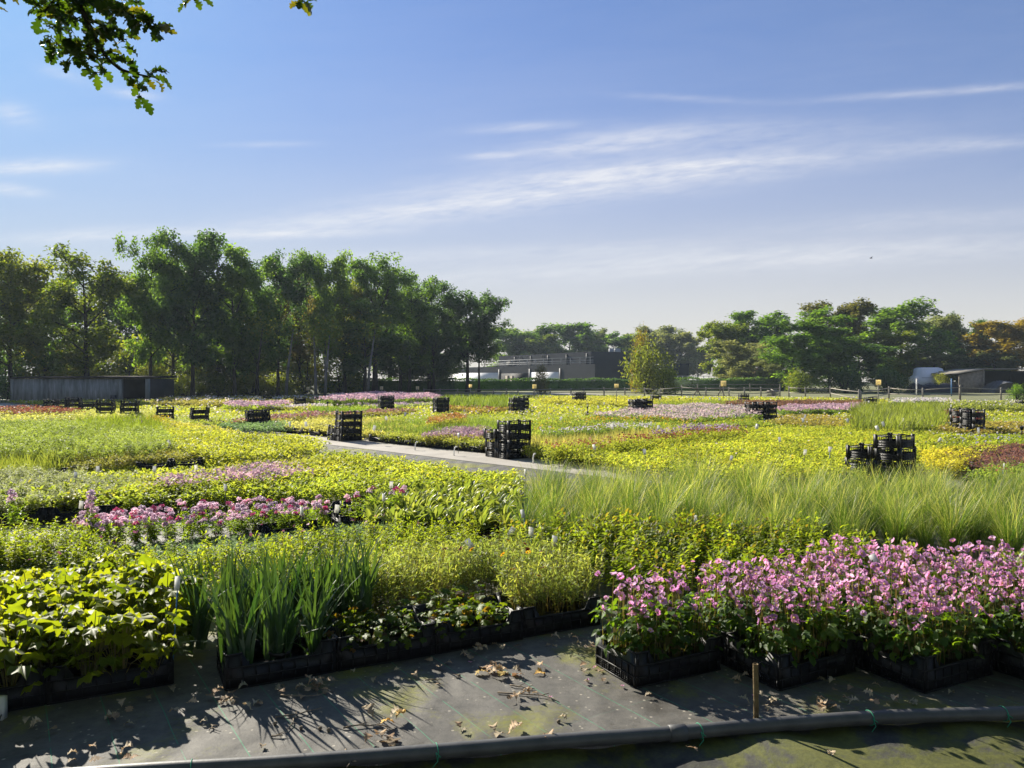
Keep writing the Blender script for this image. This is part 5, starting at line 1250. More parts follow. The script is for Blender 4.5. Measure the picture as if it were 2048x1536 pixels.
# trunks of thin birches that stand before the tree line
for px, base, top, lean, lab in ((572, 797, 690, .25, 'pale slanting birch stem under the narrow-topped tree'), (632, 797, 700, -.1, 'pale birch stem under the spiky crown'), (650, 797, 700, .15, 'second pale birch stem under the spiky crown'), (735, 793, 690, .3, 'pale slanting stem beside the thick dark trunk'), (512, 799, 690, .2, 'dark slanting stem under the ragged oak')):
    x, y = P(px, base); H = Z(top, y); root = tag(empty('birch_tree', (x, y, 0)), lab, 'tree', 'slender stems before the tree line')
    mb = MB(); mb.tube([(0, 0, 0), (lean * .5, 0, H * .5), (lean * 2.2, .2, H * 1.3)], [.14, .11, .05], 8); obj('trunk', mb.mesh('trunk', M['birchbark'] if 'pale' in lab else M['bark'], True), root)
    mb = MB(); k = 420; c_ = np.array([lean * 2.2, .2, H * 1.35]); pos = c_ + rng.normal(0, .7, (k, 3)); tv, tf = quad_leaf(.62, .1, .15)
    scatter(mb, tv, tf, pos, rotm(rng.uniform(0, 6.28, k), rng.uniform(-1, 1, k), rng.uniform(-.8, .8, k)), rng.uniform(.14, .26, k)); obj('crown', mb.mesh('crown', TM['olive']), root)

def bush_mesh(seed, n, ll):
    r = np.random.default_rng(seed); mb = MB(); zz = r.uniform(.12, .95, 34); rr = .72 * np.sqrt(np.clip(1 - ((zz - .42) / .62) ** 2, .05, 1)) * np.sqrt(r.random(34)); aa = r.uniform(0, 6.28, 34); c_ = np.stack([rr * np.cos(aa), rr * np.sin(aa), zz], 1)
    idx = r.integers(0, 34, n); pos = c_[idx] + r.normal(0, .13, (n, 3)); pos[:, 2] = np.abs(pos[:, 2]); tv, tf = quad_leaf(.6, .1, .15)
    scatter(mb, tv, tf, pos, rotm(r.uniform(0, 6.28, n), r.uniform(-1, 1, n), r.uniform(-.8, .8, n)), ll * r.uniform(.6, 1.3, n), 0, np.clip(.5 * (idx / 34) + .5 * r.random(n), 0, 1))
    tb = MB()
    for i in range(9): e = c_[i]; tb.tube([(0, 0, 0), e * .55 + r.normal(0, .03, 3), e], [.03, .02, .008], 5, 0, False)
    return tb, mb
BC = {}
def bush(px, top, d, width, kind, label, variant=0, name='bush', group=None, hscale=1.0):
    x = X(px, d); H = Z(top, d); Rm = width / 2 / F * d; key = (variant, kind)
    if key not in BC:
        tb, cb = bush_mesh(50 + variant, 2600, .085); BC[key] = (tb.mesh('stems', M['bark']), cb.mesh('foliage', TM[kind]))
    root = empty(name, (x, d, 0), rng.uniform(0, 6.28)); root.scale = (Rm / .85, Rm / .85, H / 1.12 * hscale); tag(root, label, 'bush', group)
    obj('stems', BC[key][0], root); obj('foliage', BC[key][1], root); return root
GU = 'undergrowth bushes below the left tree line'
for i, (px, top, d, w, kd) in enumerate(((330, 725, 70, 110, 'yellow'), (300, 738, 66, 70, 'yellow'), (400, 735, 71, 100, 'yellow'), (470, 725, 74, 110, 'yellow'), (540, 730, 76, 110, 'olive'), (610, 725, 79, 110, 'yellow'), (680, 735, 82, 90, 'olive'), (260, 700, 70, 120, 'olive'), (180, 715, 68, 130, 'yellow'), (100, 710, 68, 130, 'olive'), (10, 700, 66, 120, 'dark'), (-20, 760, 53, 70, 'dark'), (370, 765, 66, 70, 'olive'), (440, 768, 69, 80, 'olive'), (560, 765, 72, 80, 'olive'), (500, 768, 70, 80, 'yellow'))):
    lab = ('sunlit yellow-green undergrowth bush between the trunks of the left tree line' if kd == 'yellow' else 'green undergrowth bush below the left tree line' if kd == 'olive' else 'dark bush at the left end of the concrete shed')
    bush(px, top - 18, d, w * 1.2, kd, lab, i % 4, group=GU)
# back trees behind the building and to the right
GR = 'trees behind the charcoal building'
for i, (px, top, w, kd, lab, d) in enumerate(((1025, 650, 95, 'oak', 'dark tree rising left behind the flat roof', 150), (1085, 668, 80, 'olive', 'low olive tree over the roof line', 145), (1135, 642, 105, 'oak', 'highest rounded tree behind the flat roof', 150), (1190, 655, 60, 'grey', 'thin sparse tree behind the roof', 155), (1225, 665, 70, 'oak', 'low tree beside the roof units', 150),
                                              (1270, 665, 80, 'olive', 'tree behind the tall golden bush', 150), (1315, 648, 90, 'grey', 'greyish tree right of the golden bush', 150), (1360, 660, 80, 'grey', 'pale grey-green tree at the end of the building', 145), (1060, 660, 60, 'grey', 'pale tree in the gap over the roof', 165), (1395, 690, 60, 'grey', 'small grey tree in the gap right of the building', 150))):
    tree(px, top, 0, w * 1.1, kd, lab, i % 9, group=GR, d=d + 28, trunk_frac=.2, dens=.85, ll=.34)
GQ = 'trees beyond the fence on the right'
for i, (px, top, w, kd, lab, d, sh, nm) in enumerate((
        (1455, 632, 92, 'olive', 'yellowing oak left in the right-hand group', 112, 'round', 'oak_tree'), (1490, 622, 120, 'oak', 'broad oak in the right-hand group, behind the round bushy tree', 115, 'round', 'oak_tree'), (1545, 630, 80, 'oak', 'smaller oak right of the broad oak', 115, 'round', 'oak_tree'),
        (1500, 680, 120, 'grey', 'low grey-green willow in front of the broad oak', 104, 'round', 'willow_tree'),
        (1605, 618, 140, 'fresh', 'fresh green dense tree in front on the right', 88, 'round', 'lime_tree'), (1690, 600, 120, 'rust', 'tall brownish tree with upright top shoots', 102, 'column', 'beech_tree'), (1660, 650, 110, 'fresh', 'fresh green tree joined to the dense front tree', 90, 'round', 'lime_tree'), (1720, 680, 120, 'dark', 'dark low tree before the brownish tree', 92, 'round', 'oak_tree'),
        (1805, 603, 150, 'oak', 'large spreading tree right of the brownish tree', 108, 'round', 'oak_tree'), (1770, 660, 110, 'olive', 'dull olive tree under the large spreading tree', 100, 'round', 'beech_tree'), (1880, 618, 100, 'grey', 'pale sparse tree with visible trunk', 110, 'round', 'poplar_tree'), (1905, 616, 50, 'dark', 'narrow dark conifer behind the pale sparse tree', 116, 'cone', 'spruce_tree'),
        (2010, 636, 130, 'gold', 'golden autumn tree at the right edge', 104, 'round', 'maple_tree'), (1960, 640, 80, 'dark', 'dark tree left of the golden tree', 116, 'round', 'oak_tree'), (1950, 690, 90, 'fresh', 'bright low tree left of the golden tree', 106, 'round', 'willow_tree'), (1990, 700, 90, 'grey', 'greyish low tree under the golden tree', 102, 'round', 'maple_tree'), (2090, 630, 120, 'gold', 'golden tree cut by the right edge', 108, 'round', 'maple_tree'),
        (1870, 700, 110, 'grey', 'grey-brown bushy tree behind the white trailer', 104, 'round', 'willow_tree'), (1560, 700, 90, 'grey', 'pale low tree beside the red roof', 98, 'round', 'willow_tree'))):
    tree(px, top, 0, w * 1.08, kd, lab, i % 10, sh, nm, .08, group=GQ, d=d, dens=.95, ll=.28)
bush(1296, 684, 79, 112, 'yellow', 'large round yellow-green shrub in front of the charcoal building', 1, 'round_shrub')
bush(1283, 664, 82, 52, 'gold', 'golden narrow bush top rising behind the round shrub', 2, 'golden_shrub')
bush(1330, 735, 77, 60, 'olive', 'olive side shoots at the right foot of the round shrub', 3, 'shrub')
bush(1081, 730, 77, 34, 'rust', 'thin upright young shrub with reddish tips before the hedge', 0, 'young_shrub')
bush(2035, 770, 58, 45, 'oak', 'leafy shrub at the right frame edge before the fence', 2, 'shrub')
bush(1780, 735, 84, 70, 'dark', 'dark bush at the foot of the trees on the right', 1, 'bush'); bush(1690, 735, 84, 90, 'dark', 'dark undergrowth bush under the fresh green trees', 3, 'bush'); bush(1600, 740, 84, 70, 'olive', 'olive bush under the dense front tree', 0, 'bush')
bush(1880, 748, 88, 34, 'yellow', 'small bright bush between trailer and wooden shed', 2, 'bush')
# hedges
def hedge(x0, y0, x1, y1, h, t, label, name='hedge', kind='dark'):
    mb = MB(); L = math.hypot(x1 - x0, y1 - y0); n = int(L * 260); a = rng.random(n); b = rng.uniform(-1, 1, n); zz = rng.random(n)
    side = rng.random(n) < .6
    b = np.where(side, np.sign(b) * (.85 + .15 * rng.random(n)), b); zz = np.where(side, zz, .93 + .1 * rng.random(n))
    ux, uy = (x1 - x0) / L, (y1 - y0) / L
    hh = h * (1 + .05 * np.sin(a * L * .7) + .04 * np.sin(a * L * 2.3))
    pos = np.stack([x0 + ux * a * L - uy * b * t / 2, y0 + uy * a * L + ux * b * t / 2, zz * hh], 1)
    tv, tf = quad_leaf(.7, .1, .1); scatter(mb, tv, tf, pos, rotm(rng.uniform(0, 6.28, n), rng.uniform(-.6, 1.1, n), rng.uniform(-.8, .8, n)), rng.uniform(.13, .26, n))
    core = MB(); p_ = [(x0 + uy * t * .38, y0 - ux * t * .38), (x1 + uy * t * .38, y1 - ux * t * .38), (x1 - uy * t * .38, y1 + ux * t * .38), (x0 - uy * t * .38, y0 + ux * t * .38)]
    mb.add([(x, y, 0) for x, y in p_] + [(x, y, h * .86) for x, y in p_], [(4, 5, 6, 7), (0, 1, 5, 4), (1, 2, 6, 5), (2, 3, 7, 6), (3, 0, 4, 7)], 0)
    return tag(obj(name, mb.mesh(name, TM[kind])), label, 'hedge')
hedge(X(640, 84), 84, X(905, 94), 94, 1.55, 1.2, 'tall dark hedge below the left tree line')
hedge(X(885, 98), 98, X(1260, 101), 101, 1.45, 1.2, 'clipped dark hedge in front of the charcoal building')
hedge(X(1330, 100), 100, X(1580, 96), 96, 1.55, 1.2, 'clipped dark hedge right of the round shrub')

# ------------------------------------------------------------------ buildings
def quadbox(mb, p0_, p1_, depth, z0, z1, mat=0):
    """box whose front face runs from p0 to p1 on plan; depth goes behind"""
    p0_, p1_ = np.array(p0_), np.array(p1_); u = (p1_ - p0_) / np.linalg.norm(p1_ - p0_); n_ = np.array([-u[1], u[0]])
    q = [p0_, p1_, p1_ + n_ * depth, p0_ + n_ * depth]
    mb.add([(*p, z0) for p in q] + [(*p, z1) for p in q], [(0, 3, 2, 1), (4, 5, 6, 7), (0, 1, 5, 4), (1, 2, 6, 5), (2, 3, 7, 6), (3, 0, 4, 7)], mat)
    return u, n_
C0 = np.array([X(1190, 112), 112.0])                    # nearest corner of the lower storey
Lf = np.array([X(890, 159), 159.0]); Rt = C0 + np.array([.876, .482]) * 12.0
bl = tag(empty('charcoal_building', (C0[0], C0[1], 0)), 'low flat-roofed charcoal building with a roof terrace behind the hedge', 'building')
def bpart(name, mb, m_, parent=bl):
    o = obj(name, mb.mesh(name, m_), parent); 
    if parent is bl: o.location = (-C0[0], -C0[1], 0)
    return o
uL = (C0 - Lf) / np.linalg.norm(C0 - Lf); LL = np.linalg.norm(C0 - Lf); nL = np.array([-uL[1], uL[0]])
uR = (Rt - C0) / np.linalg.norm(Rt - C0); LR = np.linalg.norm(Rt - C0); nR = np.array([-uR[1], uR[0]])
zl = Z(728, 112)
def onL(s, off=0.0): return Lf + uL * (LL * s) - nL * off
mb = MB(); F4 = Lf + (Rt - C0)
mb.add([(*p, z) for z in (0, zl) for p in (Lf, C0, Rt, F4)], [(4, 5, 6, 7), (2, 3, 7, 6), (3, 0, 4, 7)], 0)
mb.add([(*p, z) for z in (0, zl) for p in (Lf, C0)], [(0, 1, 3, 2)], 0)
mb.add([(*p, z) for z in (0, zl) for p in (C0, Rt)], [(0, 1, 3, 2)], 1)  # darker tone stands for the shade on the right facade
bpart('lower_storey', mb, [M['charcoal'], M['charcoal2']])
# white wall bays, dark entrance and posts on the left facade (slightly proud)
def pan(name, s0, s1, z0, z1, off, m_, th_=.04):
    mb = MB(); quadbox(mb, onL(s0, off), onL(s1, off), -0.0 + th_, z0, z1); return bpart(name, mb, m_)
sof = lambda px: (np.interp(px, [890, 1190], [0, 1]))
def s_of(px):                                           # parameter along the facade for a picture column
    lo, hi = 0., 1.
    for _ in range(40):
        m_ = (lo + hi) / 2; q = onL(m_); c_ = 1024 + q[0] / q[1] * F
        if c_ < px: lo = m_
        else: hi = m_
    return lo
for a, b in ((896, 998), (1062, 1120)): pan('white_bay', s_of(a), s_of(b), 0.1, zl * .70, .06, M['whitewall'])
ent = pan('entrance', s_of(1003), s_of(1057), .1, zl * .66, .06, M['darkhole'])
for a, b in ((1012, 1018), (1022, 1027)): mb = MB(); quadbox(mb, onL(s_of(a), .10), onL(s_of(b), .10), .03, .4, zl * .55); bpart('entrance_post', mb, M['plank'])
for a in (999, 1060, 1121): mb = MB(); quadbox(mb, onL(s_of(a) - .004, .14), onL(s_of(a) + .004, .14), .1, 0, zl * .86); bpart('facade_post', mb, M['charcoal2'])
# upper storey set back
C1 = np.array([X(1182, 116), 116.0]); L1 = np.array([X(998, 142), 142.0]); R1 = C1 + np.array([.876, .482]) * 6.6; z2a, z2b = zl + .003, Z(703, 116)
mb = MB(); F1 = L1 + (R1 - C1)
mb.add([(*p, z) for z in (z2a, z2b) for p in (L1, C1, R1, F1)], [(4, 5, 6, 7), (2, 3, 7, 6), (3, 0, 4, 7)], 0)
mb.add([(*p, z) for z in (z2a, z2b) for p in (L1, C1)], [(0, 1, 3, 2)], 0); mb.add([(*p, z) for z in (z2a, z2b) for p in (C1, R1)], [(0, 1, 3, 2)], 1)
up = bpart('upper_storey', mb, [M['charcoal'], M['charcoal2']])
u1 = (C1 - L1) / np.linalg.norm(C1 - L1); n1_ = np.array([-u1[1], u1[0]]); LU = np.linalg.norm(C1 - L1)
for k in range(5):
    q = L1 + u1 * LU * (.2 + .19 * k); mb = MB(); quadbox(mb, q - n1_ * .12, q + u1 * .18 - n1_ * .12, .1, z2a, z2b - .25); o = obj('cladding_post', mb.mesh('cladding_post', M['charcoal2']), bl); o.location = (-C0[0], -C0[1], 0)
for k in range(3):
    q = L1 + u1 * LU * (.28 + .25 * k); mb = MB(); quadbox(mb, q - n1_ * .3, q + u1 * .3 - n1_ * .3, .25, z2b - .45, z2b - .28); o = obj('wall_lamp', mb.mesh('wall_lamp', M['darkhole']), bl); o.location = (-C0[0], -C0[1], 0)
mb = MB(); quadbox(mb, L1 + u1 * LU * .10 - n1_ * .05, L1 + u1 * LU * .17 - n1_ * .05, .04, z2a + .2, z2a + .9); o = obj('window', mb.mesh('window', M['darkhole']), bl); o.location = (-C0[0], -C0[1], 0)
# roof units
for k, (a, b) in enumerate(((1219, 1228), (1230, 1241))):
    x0_, x1_ = X(a, 124), X(b, 124); mb = MB(); mb.box((x0_ - C0[0], 12, z2b + .002), (x1_ - C0[0], 13, z2b + .75)); obj('roof_unit', mb.mesh('roof_unit', M['steel']), bl)
# railing of the terrace
mb = MB(); zr = zl + 1.05
for q in np.linspace(.28, .97, 15): p_ = onL(q, -.25); mb.box((p_[0] - .035, p_[1] - .035, zl), (p_[0] + .035, p_[1] + .035, zr))
for z_ in (zr, zl + .6, zl + .3):
    a_, b_ = onL(.27, -.25), onL(.985, -.25); mb.tube([(*a_, z_), (*b_, z_)], .04, 6)
bpart('railing', mb, M['steel'])
# low dark annexe at the right end and its fence
x1_ = X(1378, 121); mb = MB(); mb.box((23.4, 121, 0), (x1_, 126, Z(727, 121)))
tag(obj('dark_annexe', mb.mesh('dark_annexe', M['charcoal2'])), 'small black cladded annexe behind the round shrub', 'building')
mb = MB()
for q in np.linspace(0, 1, 14): xx = X(1345, 112) + q * (X(1480, 112) - X(1345, 112)); mb.box((xx - .05, 112, 0), (xx + .05, 112.1, 1.95))
for z_ in (1.9, 1.3, .7): mb.box((X(1345, 112), 112.02, z_ - .04), (X(1480, 112), 112.09, z_ + .04))
tag(obj('grey_fence', mb.mesh('grey_fence', M['steel'])), 'pale grey railing fence between the annexe and the red roof', 'fence')

# concrete shed on the left
sh = tag(empty('concrete_shed', (X(150, 54), 54, 0)), 'long low weathered concrete shed with an open dark bay at the left', 'shed')
def stainmat():
    m, nt, N = nmat('weathered_concrete'); tcn = N('ShaderNodeTexCoord'); mp = N('ShaderNodeMapping'); mp.inputs['Scale'].default_value = (3.0, 3.0, .35); link(nt, tcn.outputs['Object'], mp.inputs['Vector'])
    a = noise(nt, 1.6, 6, .7, mp.outputs[0]); b = noise(nt, .8, 4, .6, tcn.outputs['Object'])
    r = ramp(nt, a.outputs['Fac'], [(.32, (.11, .115, .10)), (.66, (.33, .34, .33))]); r2 = ramp(nt, b.outputs['Fac'], [(.3, (.75, .8, .75)), (.7, (1.1, 1.1, 1.1))])
    c = mixc(nt, 1.0, r.outputs['Color'], r2.outputs['Color'], 'MULTIPLY'); p = N('ShaderNodeBsdfPrincipled'); link(nt, c, p.inputs['Base Color']); p.inputs['Roughness'].default_value = .9
    o = N('ShaderNodeOutputMaterial'); link(nt, p.outputs[0], o.inputs['Surface']); return m
M['concrete'] = stainmat()
xa, xb, xc = X(24, 53) - X(150, 54), X(240, 53) - X(150, 54), X(294, 53) - X(150, 54); hs = Z(758, 53)
zlow = -.0
for k in range(3):
    s0 = xa + (xb - xa) * k / 3; s1 = xa + (xb - xa) * (k + 1) / 3; mb = MB(); mb.box((s0 + .02, -1.0, zlow), (s1 - .02, -.85, hs)); obj('wall_panel', mb.mesh('wall_panel', M['concrete']), sh)
for x_ in (xa - .1, xb - .1, xc - .1): mb = MB(); mb.box((x_, -1.04, 0), (x_ + .22, -.8, hs + .02)); obj('pillar', mb.mesh('pillar', M['concrete']), sh)
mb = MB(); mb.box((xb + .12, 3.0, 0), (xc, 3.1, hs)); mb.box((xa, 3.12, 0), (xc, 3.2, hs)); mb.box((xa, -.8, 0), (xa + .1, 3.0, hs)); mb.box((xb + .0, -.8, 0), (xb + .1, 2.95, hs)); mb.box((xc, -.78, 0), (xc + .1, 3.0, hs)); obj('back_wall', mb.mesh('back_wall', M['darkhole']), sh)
mb = MB(); mb.prism_yz([(-1.15, hs + .022), (3.3, hs + .1), (3.3, hs + .22), (-1.15, hs + .12)], xa - .15, xc + .15); obj('roof', mb.mesh('roof', M['bark']), sh)
mb = MB(); x_ = X(236, 53) - X(150, 54); mb.box((x_ - .5, -1.06, .12), (x_ - .12, -1.005, .5)); obj('vent', mb.mesh('vent', M['charcoal']), sh)
# red tiled roof far right of the hedge
rf = tag(empty('tiled_house', (X(1530, 125), 125, 0)), 'house whose small red-tiled roof shows over the hedge', 'house')
mb = MB(); mb.box((-2.4, -1.5, 0), (2.4, 3, Z(752, 125))); obj('wall', mb.mesh('wall', M['whitewall']), rf)
ze = Z(753, 125); mb = MB(); mb.prism_xz([(-3, ze), (3, ze), (1.0, ze + 1.35), (-.6, ze + 1.35)], -2, 3.5); obj('roof', mb.mesh('roof', M['tile']), rf)
# horse trailer
ht = tag(empty('horse_trailer', (X(1852, 92), 92, 0)), 'white horse trailer with a rounded roof parked under the trees', 'trailer')
w2 = 27 / F * 92; zt = Z(735, 92); zb = .55
mb = MB(); mb.prism_xz([(-w2, zb), (w2 * 1.0, zb), (w2 * 1.02, zt - .55), (w2 * .9, zt - .15), (w2 * .6, zt), (-w2 * .4, zt), (-w2 * .62, zt - .15), (-w2 * .70, zt - .9), (-w2, zt - 1.2)], -.9, .9); obj('body', mb.mesh('body', M['trailer']), ht)
mb = MB(); mb.box((w2 * .62, -.935, zt - .95), (w2 * .9, -.905, zt - .45)); obj('window', mb.mesh('window', M['darkhole']), ht)
mb = MB(); mb.box((-w2 * .62, -.925, zt - 1.25), (w2 * .95, -.903, zt - 1.2)); obj('trim', mb.mesh('trim', M['steel']), ht)
for s_ in (-.25, .25):
    mb = MB(); mb.tube([(s_ * 2 - .1, -.95, .33), (s_ * 2 - .1, -.75, .33)], .33, 16); obj('wheel', mb.mesh('wheel', M['crate'], False), ht)
mb = MB(); mb.box((-w2 * 1.6, -.06, .45), (-w2 * 1.0, .06, .58)); obj('drawbar', mb.mesh('drawbar', M['steel']), ht)
# dark sheet-covered row beside it
mb = MB(); x0_, x1_ = X(1830, 86), X(1925, 86); k = 16
V = []
for i in range(k):
    xx = x0_ + (x1_ - x0_) * i / (k - 1)
    for yy, zz in ((86, 0), (85.9, .75 + .1 * math.sin(i)), (86.8, 1.0 + .12 * math.sin(i * 1.3)), (87.8, .7), (88, 0)): V.append((xx, yy, zz))
mb.add(V, [(i * 5 + j, (i + 1) * 5 + j, (i + 1) * 5 + j + 1, i * 5 + j + 1) for i in range(k - 1) for j in range(4)] + [(0, 1, 2, 3, 4), tuple(range((k - 1) * 5 + 4, (k - 1) * 5 - 1, -1))])
tag(obj('covered_row', mb.mesh('covered_row', M['navy'], True)), 'long low heap under a navy sheet in front of the horse trailer', 'heap')
mb = MB(); mb.box((X(1882, 90), 90, .9), (X(1912, 90), 91.5, 1.2)); mb.box((X(1884, 90), 90.2, 0), (X(1886, 90), 90.4, .9)); mb.box((X(1908, 90), 90.2, 0), (X(1910, 90), 90.4, .9))
tag(obj('flat_cart', mb.mesh('flat_cart', M['trailer'])), 'pale flat cart beside the horse trailer', 'cart')
# wooden shed
ws = tag(empty('wooden_shed', (X(1985, 86), 86, 0)), 'open-fronted wooden shed with a dark interior at the right', 'shed')
o_ = X(1985, 86); xa, xm, xb = X(1917, 86) - o_, X(1966, 86) - o_, X(2080, 86) - o_; za, zm = Z(748, 86), Z(738, 86)
mb = MB(); mb.prism_xz([(xa, 0), (xm, 0), (xm, zm - .12), (xa, za - .1)], -.08, .0)
for q in range(1, 8): xx = xa + (xm - xa) * q / 8; mb.box((xx - .015, -.10, .05), (xx + .015, -.082, za - .25))
obj('board_wall', mb.mesh('board_wall', M['plank']), ws)
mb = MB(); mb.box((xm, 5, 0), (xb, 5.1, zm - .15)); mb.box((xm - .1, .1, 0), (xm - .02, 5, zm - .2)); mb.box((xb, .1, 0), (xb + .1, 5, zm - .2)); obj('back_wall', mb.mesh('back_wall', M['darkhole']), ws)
mb = MB(); mb.prism_xz([(xa - .3, za - .02), (xm, zm - .05), (xb + .3, zm - .02), (xb + .3, zm + .08), (xm, zm + .06), (xa - .3, za + .1)], -.4, 5.4); obj('roof', mb.mesh('roof', M['wood']), ws)
mb = MB(); mb.box((xm - .08, -.12, 0), (xm + .1, -.085, zm - .1)); obj('post', mb.mesh('post', M['wood']), ws)
mb = MB(); k = 18; V = []
for i in range(k):
    a = i / (k - 1); prof = [(0, 0), (.1, .6), (.25, 1.05), (.45, 1.3), (.7, 1.25), (.9, .9), (1.0, .0)]
    for t_, z_ in prof: V.append((X(1982, 84) + (X(2034, 84) - X(1982, 84)) * t_, 83.4 + a * 2.6, z_ * (1.02 - .5 * (a - .5) ** 2) * (1 + .06 * math.sin(i * 2 + t_ * 9))))
mb.add(V, [(i * 7 + j, (i + 1) * 7 + j, (i + 1) * 7 + j + 1, i * 7 + j + 1) for i in range(k - 1) for j in range(6)] + [tuple(range(6, -1, -1)), tuple(range((k - 1) * 7, k * 7))])
tag(obj('covered_car', mb.mesh('covered_car', M['tarp'], True)), 'humped shape under a grey tarpaulin before the wooden shed', 'heap')

# ------------------------------------------------------------------ fences
def fence(name, posts, label, hfac=1.0, m_='wood', rails=(.86, .45), w=.06, white=()):
    p = [(*P(px, pb_), Z(pt, P(px, pb_)[1])) for px, pt, pb_ in posts]
    root = tag(empty(name, (p[0][0], p[0][1], 0)), label, 'fence'); o0 = p[0]
    for i, (x, y, h) in enumerate(p):
        mb = MB(); k = w * (1.25 if i in white else 1); mb.tube([(0, 0, -.05), (rng.normal(0, .012), 0, h - .02), (0, 0, h)], [k, k, k * .6], 8)
        obj('post', mb.mesh('post', M['plank'] if i in white else M[m_]), root, (x - o0[0], y - o0[1], 0))
    for i in range(len(p) - 1):
        for r_ in rails:
            a, b = p[i], p[i + 1]; sag = rng.normal(0, .02)
            mb = MB(); mb.tube([(a[0] - o0[0], a[1] - o0[1] - w * 1.1, a[2] * r_), ((a[0] + b[0]) / 2 - o0[0], (a[1] + b[1]) / 2 - o0[1] - w * 1.1, (a[2] + b[2]) / 2 * r_ - .02 + sag), (b[0] - o0[0], b[1] - o0[1] - w * 1.1, b[2] * r_)], w * .55, 6)
            obj('rail', mb.mesh('rail', M[m_]), root)
fence('rail_fence', [(848, 777, 790.5), (880, 777, 790.5), (915, 777, 790.5), (952, 777, 790.5), (987, 777, 791), (1013, 776.5, 791), (1036, 777, 791), (1068, 777, 791), (1100, 776, 791), (1142, 776, 791), (1168, 775.5, 791), (1208, 774.5, 792), (1250, 775, 792), (1289, 775, 792.5), (1321, 776, 793), (1363, 771, 794), (1412, 774, 795), (1458, 774, 795.5), (1489, 774, 796), (1522, 774, 796), (1560, 774, 796)],
      'weathered post-and-rail fence across the middle distance')
fence('rail_fence', [(1578, 772, 796), (1611, 774, 797), (1661, 773, 797), (1719, 779, 813)], 'leaning stretch of post-and-rail fence coming towards the beds', white=())
fence('rail_fence', [(1722, 782, 809), (1778, 772.5, 800), (1846, 776, 802), (1920, 770, 803), (2002, 775, 800), (2060, 776, 800), (2120, 776, 800)], 'post-and-rail fence with a pale corner post on the right', white=(3,))
fence('rail_fence', [(1560, 768, 784), (1500, 767, 784), (1440, 767, 784), (1395, 768, 785), (1330, 769, 785)], 'second pale fence closer to the hedge', rails=(.9, .5))
for px, pt, pb_, m_, lab in ((1903, 757, 782, 'stick_blue', 'thin blue post before the navy sheet'), (1833, 757, 790, 'tagw', 'thin white post before the horse trailer'), (1424, 735, 765, 'tagw', 'white post behind the hedge at the gap')):
    y = 70 if px != 1424 else 108; mb = MB(); mb.tube([(0, 0, 0), (0, 0, Z(pt, y))], .05, 6); tag(obj('thin_post', mb.mesh('thin_post', M[m_]), None, (X(px, y), y, 0)), lab, 'post')
# heap of branches and a wooden trestle beyond the fence
mb = MB(); x, y = P(1545, 795)
for i in range(16): a = rng.uniform(0, PI); mb.tube([(-.6 * math.cos(a) + rng.normal(0, .1), -.4 * math.sin(a), .1 + .03 * i), (.6 * math.cos(a), .4 * math.sin(a), .15 + .035 * i)], .04, 5)
tag(obj('branch_heap', mb.mesh('branch_heap', M['wood']), None, (x, y, 0)), 'heap of pale cut branches beyond the fence', 'heap')
mb = MB(); x, y = P(1420, 792); mb.box((-1.4, -.05, .62), (1.2, .05, .75))
for s_ in (-1.2, 1.0): mb.tube([(s_ - .3, 0, 0), (s_ + .1, 0, .75)], .05, 5); mb.tube([(s_ + .35, 0, 0), (s_ + .02, .06, .75)], .05, 5)
tag(obj('trestle', mb.mesh('trestle', M['stick']), None, (x, y, 0)), 'dark wooden trestle beyond the fence right of the round shrub', 'trestle')

# ------------------------------------------------------------------ oak branch overhead, bird
br = tag(empty('oak_tree', (X(150, 3.6), 3.6, Z(-60, 3.6))), 'oak overhead whose leafy branch hangs into the upper left corner', 'tree')
def BP(px, py, d=3.6): return np.array([X(px, d), d, Z(py, d)]) - np.array(br.location)
mb = MB(); lv = MB(); ov = [oak_leaf(.10 + .06 * i, i) for i in range(5)]
br.location = (X(150, 3.6), 3.6, Z(-60, 3.6))
def limb(pts_, r0, r1): q = smoothline([BP(*p) for p in pts_], 14); mb.tube(q, np.linspace(r0, r1, 14), 6, 0, False); return q
limbs = [limb([(-300, -1500, 1.2), (-120, -900, 2.6), (60, -420, 3.3), (110, -180, 3.5), (150, -20, 3.6), (185, 60, 3.6), (212, 112, 3.62), (245, 142, 3.65), (285, 152, 3.68), (318, 158, 3.7)], .022, .0022),
         limb([(150, -20, 3.6), (215, 15, 3.55), (270, 35, 3.5), (320, 62, 3.48)], .006, .002), limb([(165, 10, 3.6), (130, 40, 3.7), (120, 75, 3.75), (115, 98, 3.8)], .005, .002),
         limb([(200, 88, 3.6), (165, 100, 3.55), (150, 118, 3.5)], .004, .0015), limb([(222, 118, 3.62), (208, 130, 3.6), (196, 138, 3.58)], .003, .0012), limb([(270, 150, 3.66), (278, 168, 3.64), (280, 186, 3.62)], .003, .0012), limb([(175, 40, 3.6), (220, 60, 3.7), (250, 80, 3.75)], .004, .0015),
         limb([(110, -180, 3.5), (60, -80, 3.4), (10, -15, 3.35), (-20, 5, 3.3)], .008, .002), limb([(150, -20, 3.6), (190, -10, 3.8), (230, 8, 3.9), (260, 20, 4.0)], .005, .002), limb([(150, -20, 3.6), (110, 5, 3.5), (95, 25, 3.45)], .004, .002),
         limb([(110, -180, 3.5), (250, -100, 3.6), (370, -30, 3.7), (392, 2, 3.7)], .008, .002), limb([(250, -100, 3.6), (480, -80, 3.8), (590, -20, 3.9), (608, 5, 3.9)], .006, .002)]
obj('branchwork', mb.mesh('branchwork', M['bark'], True), br)
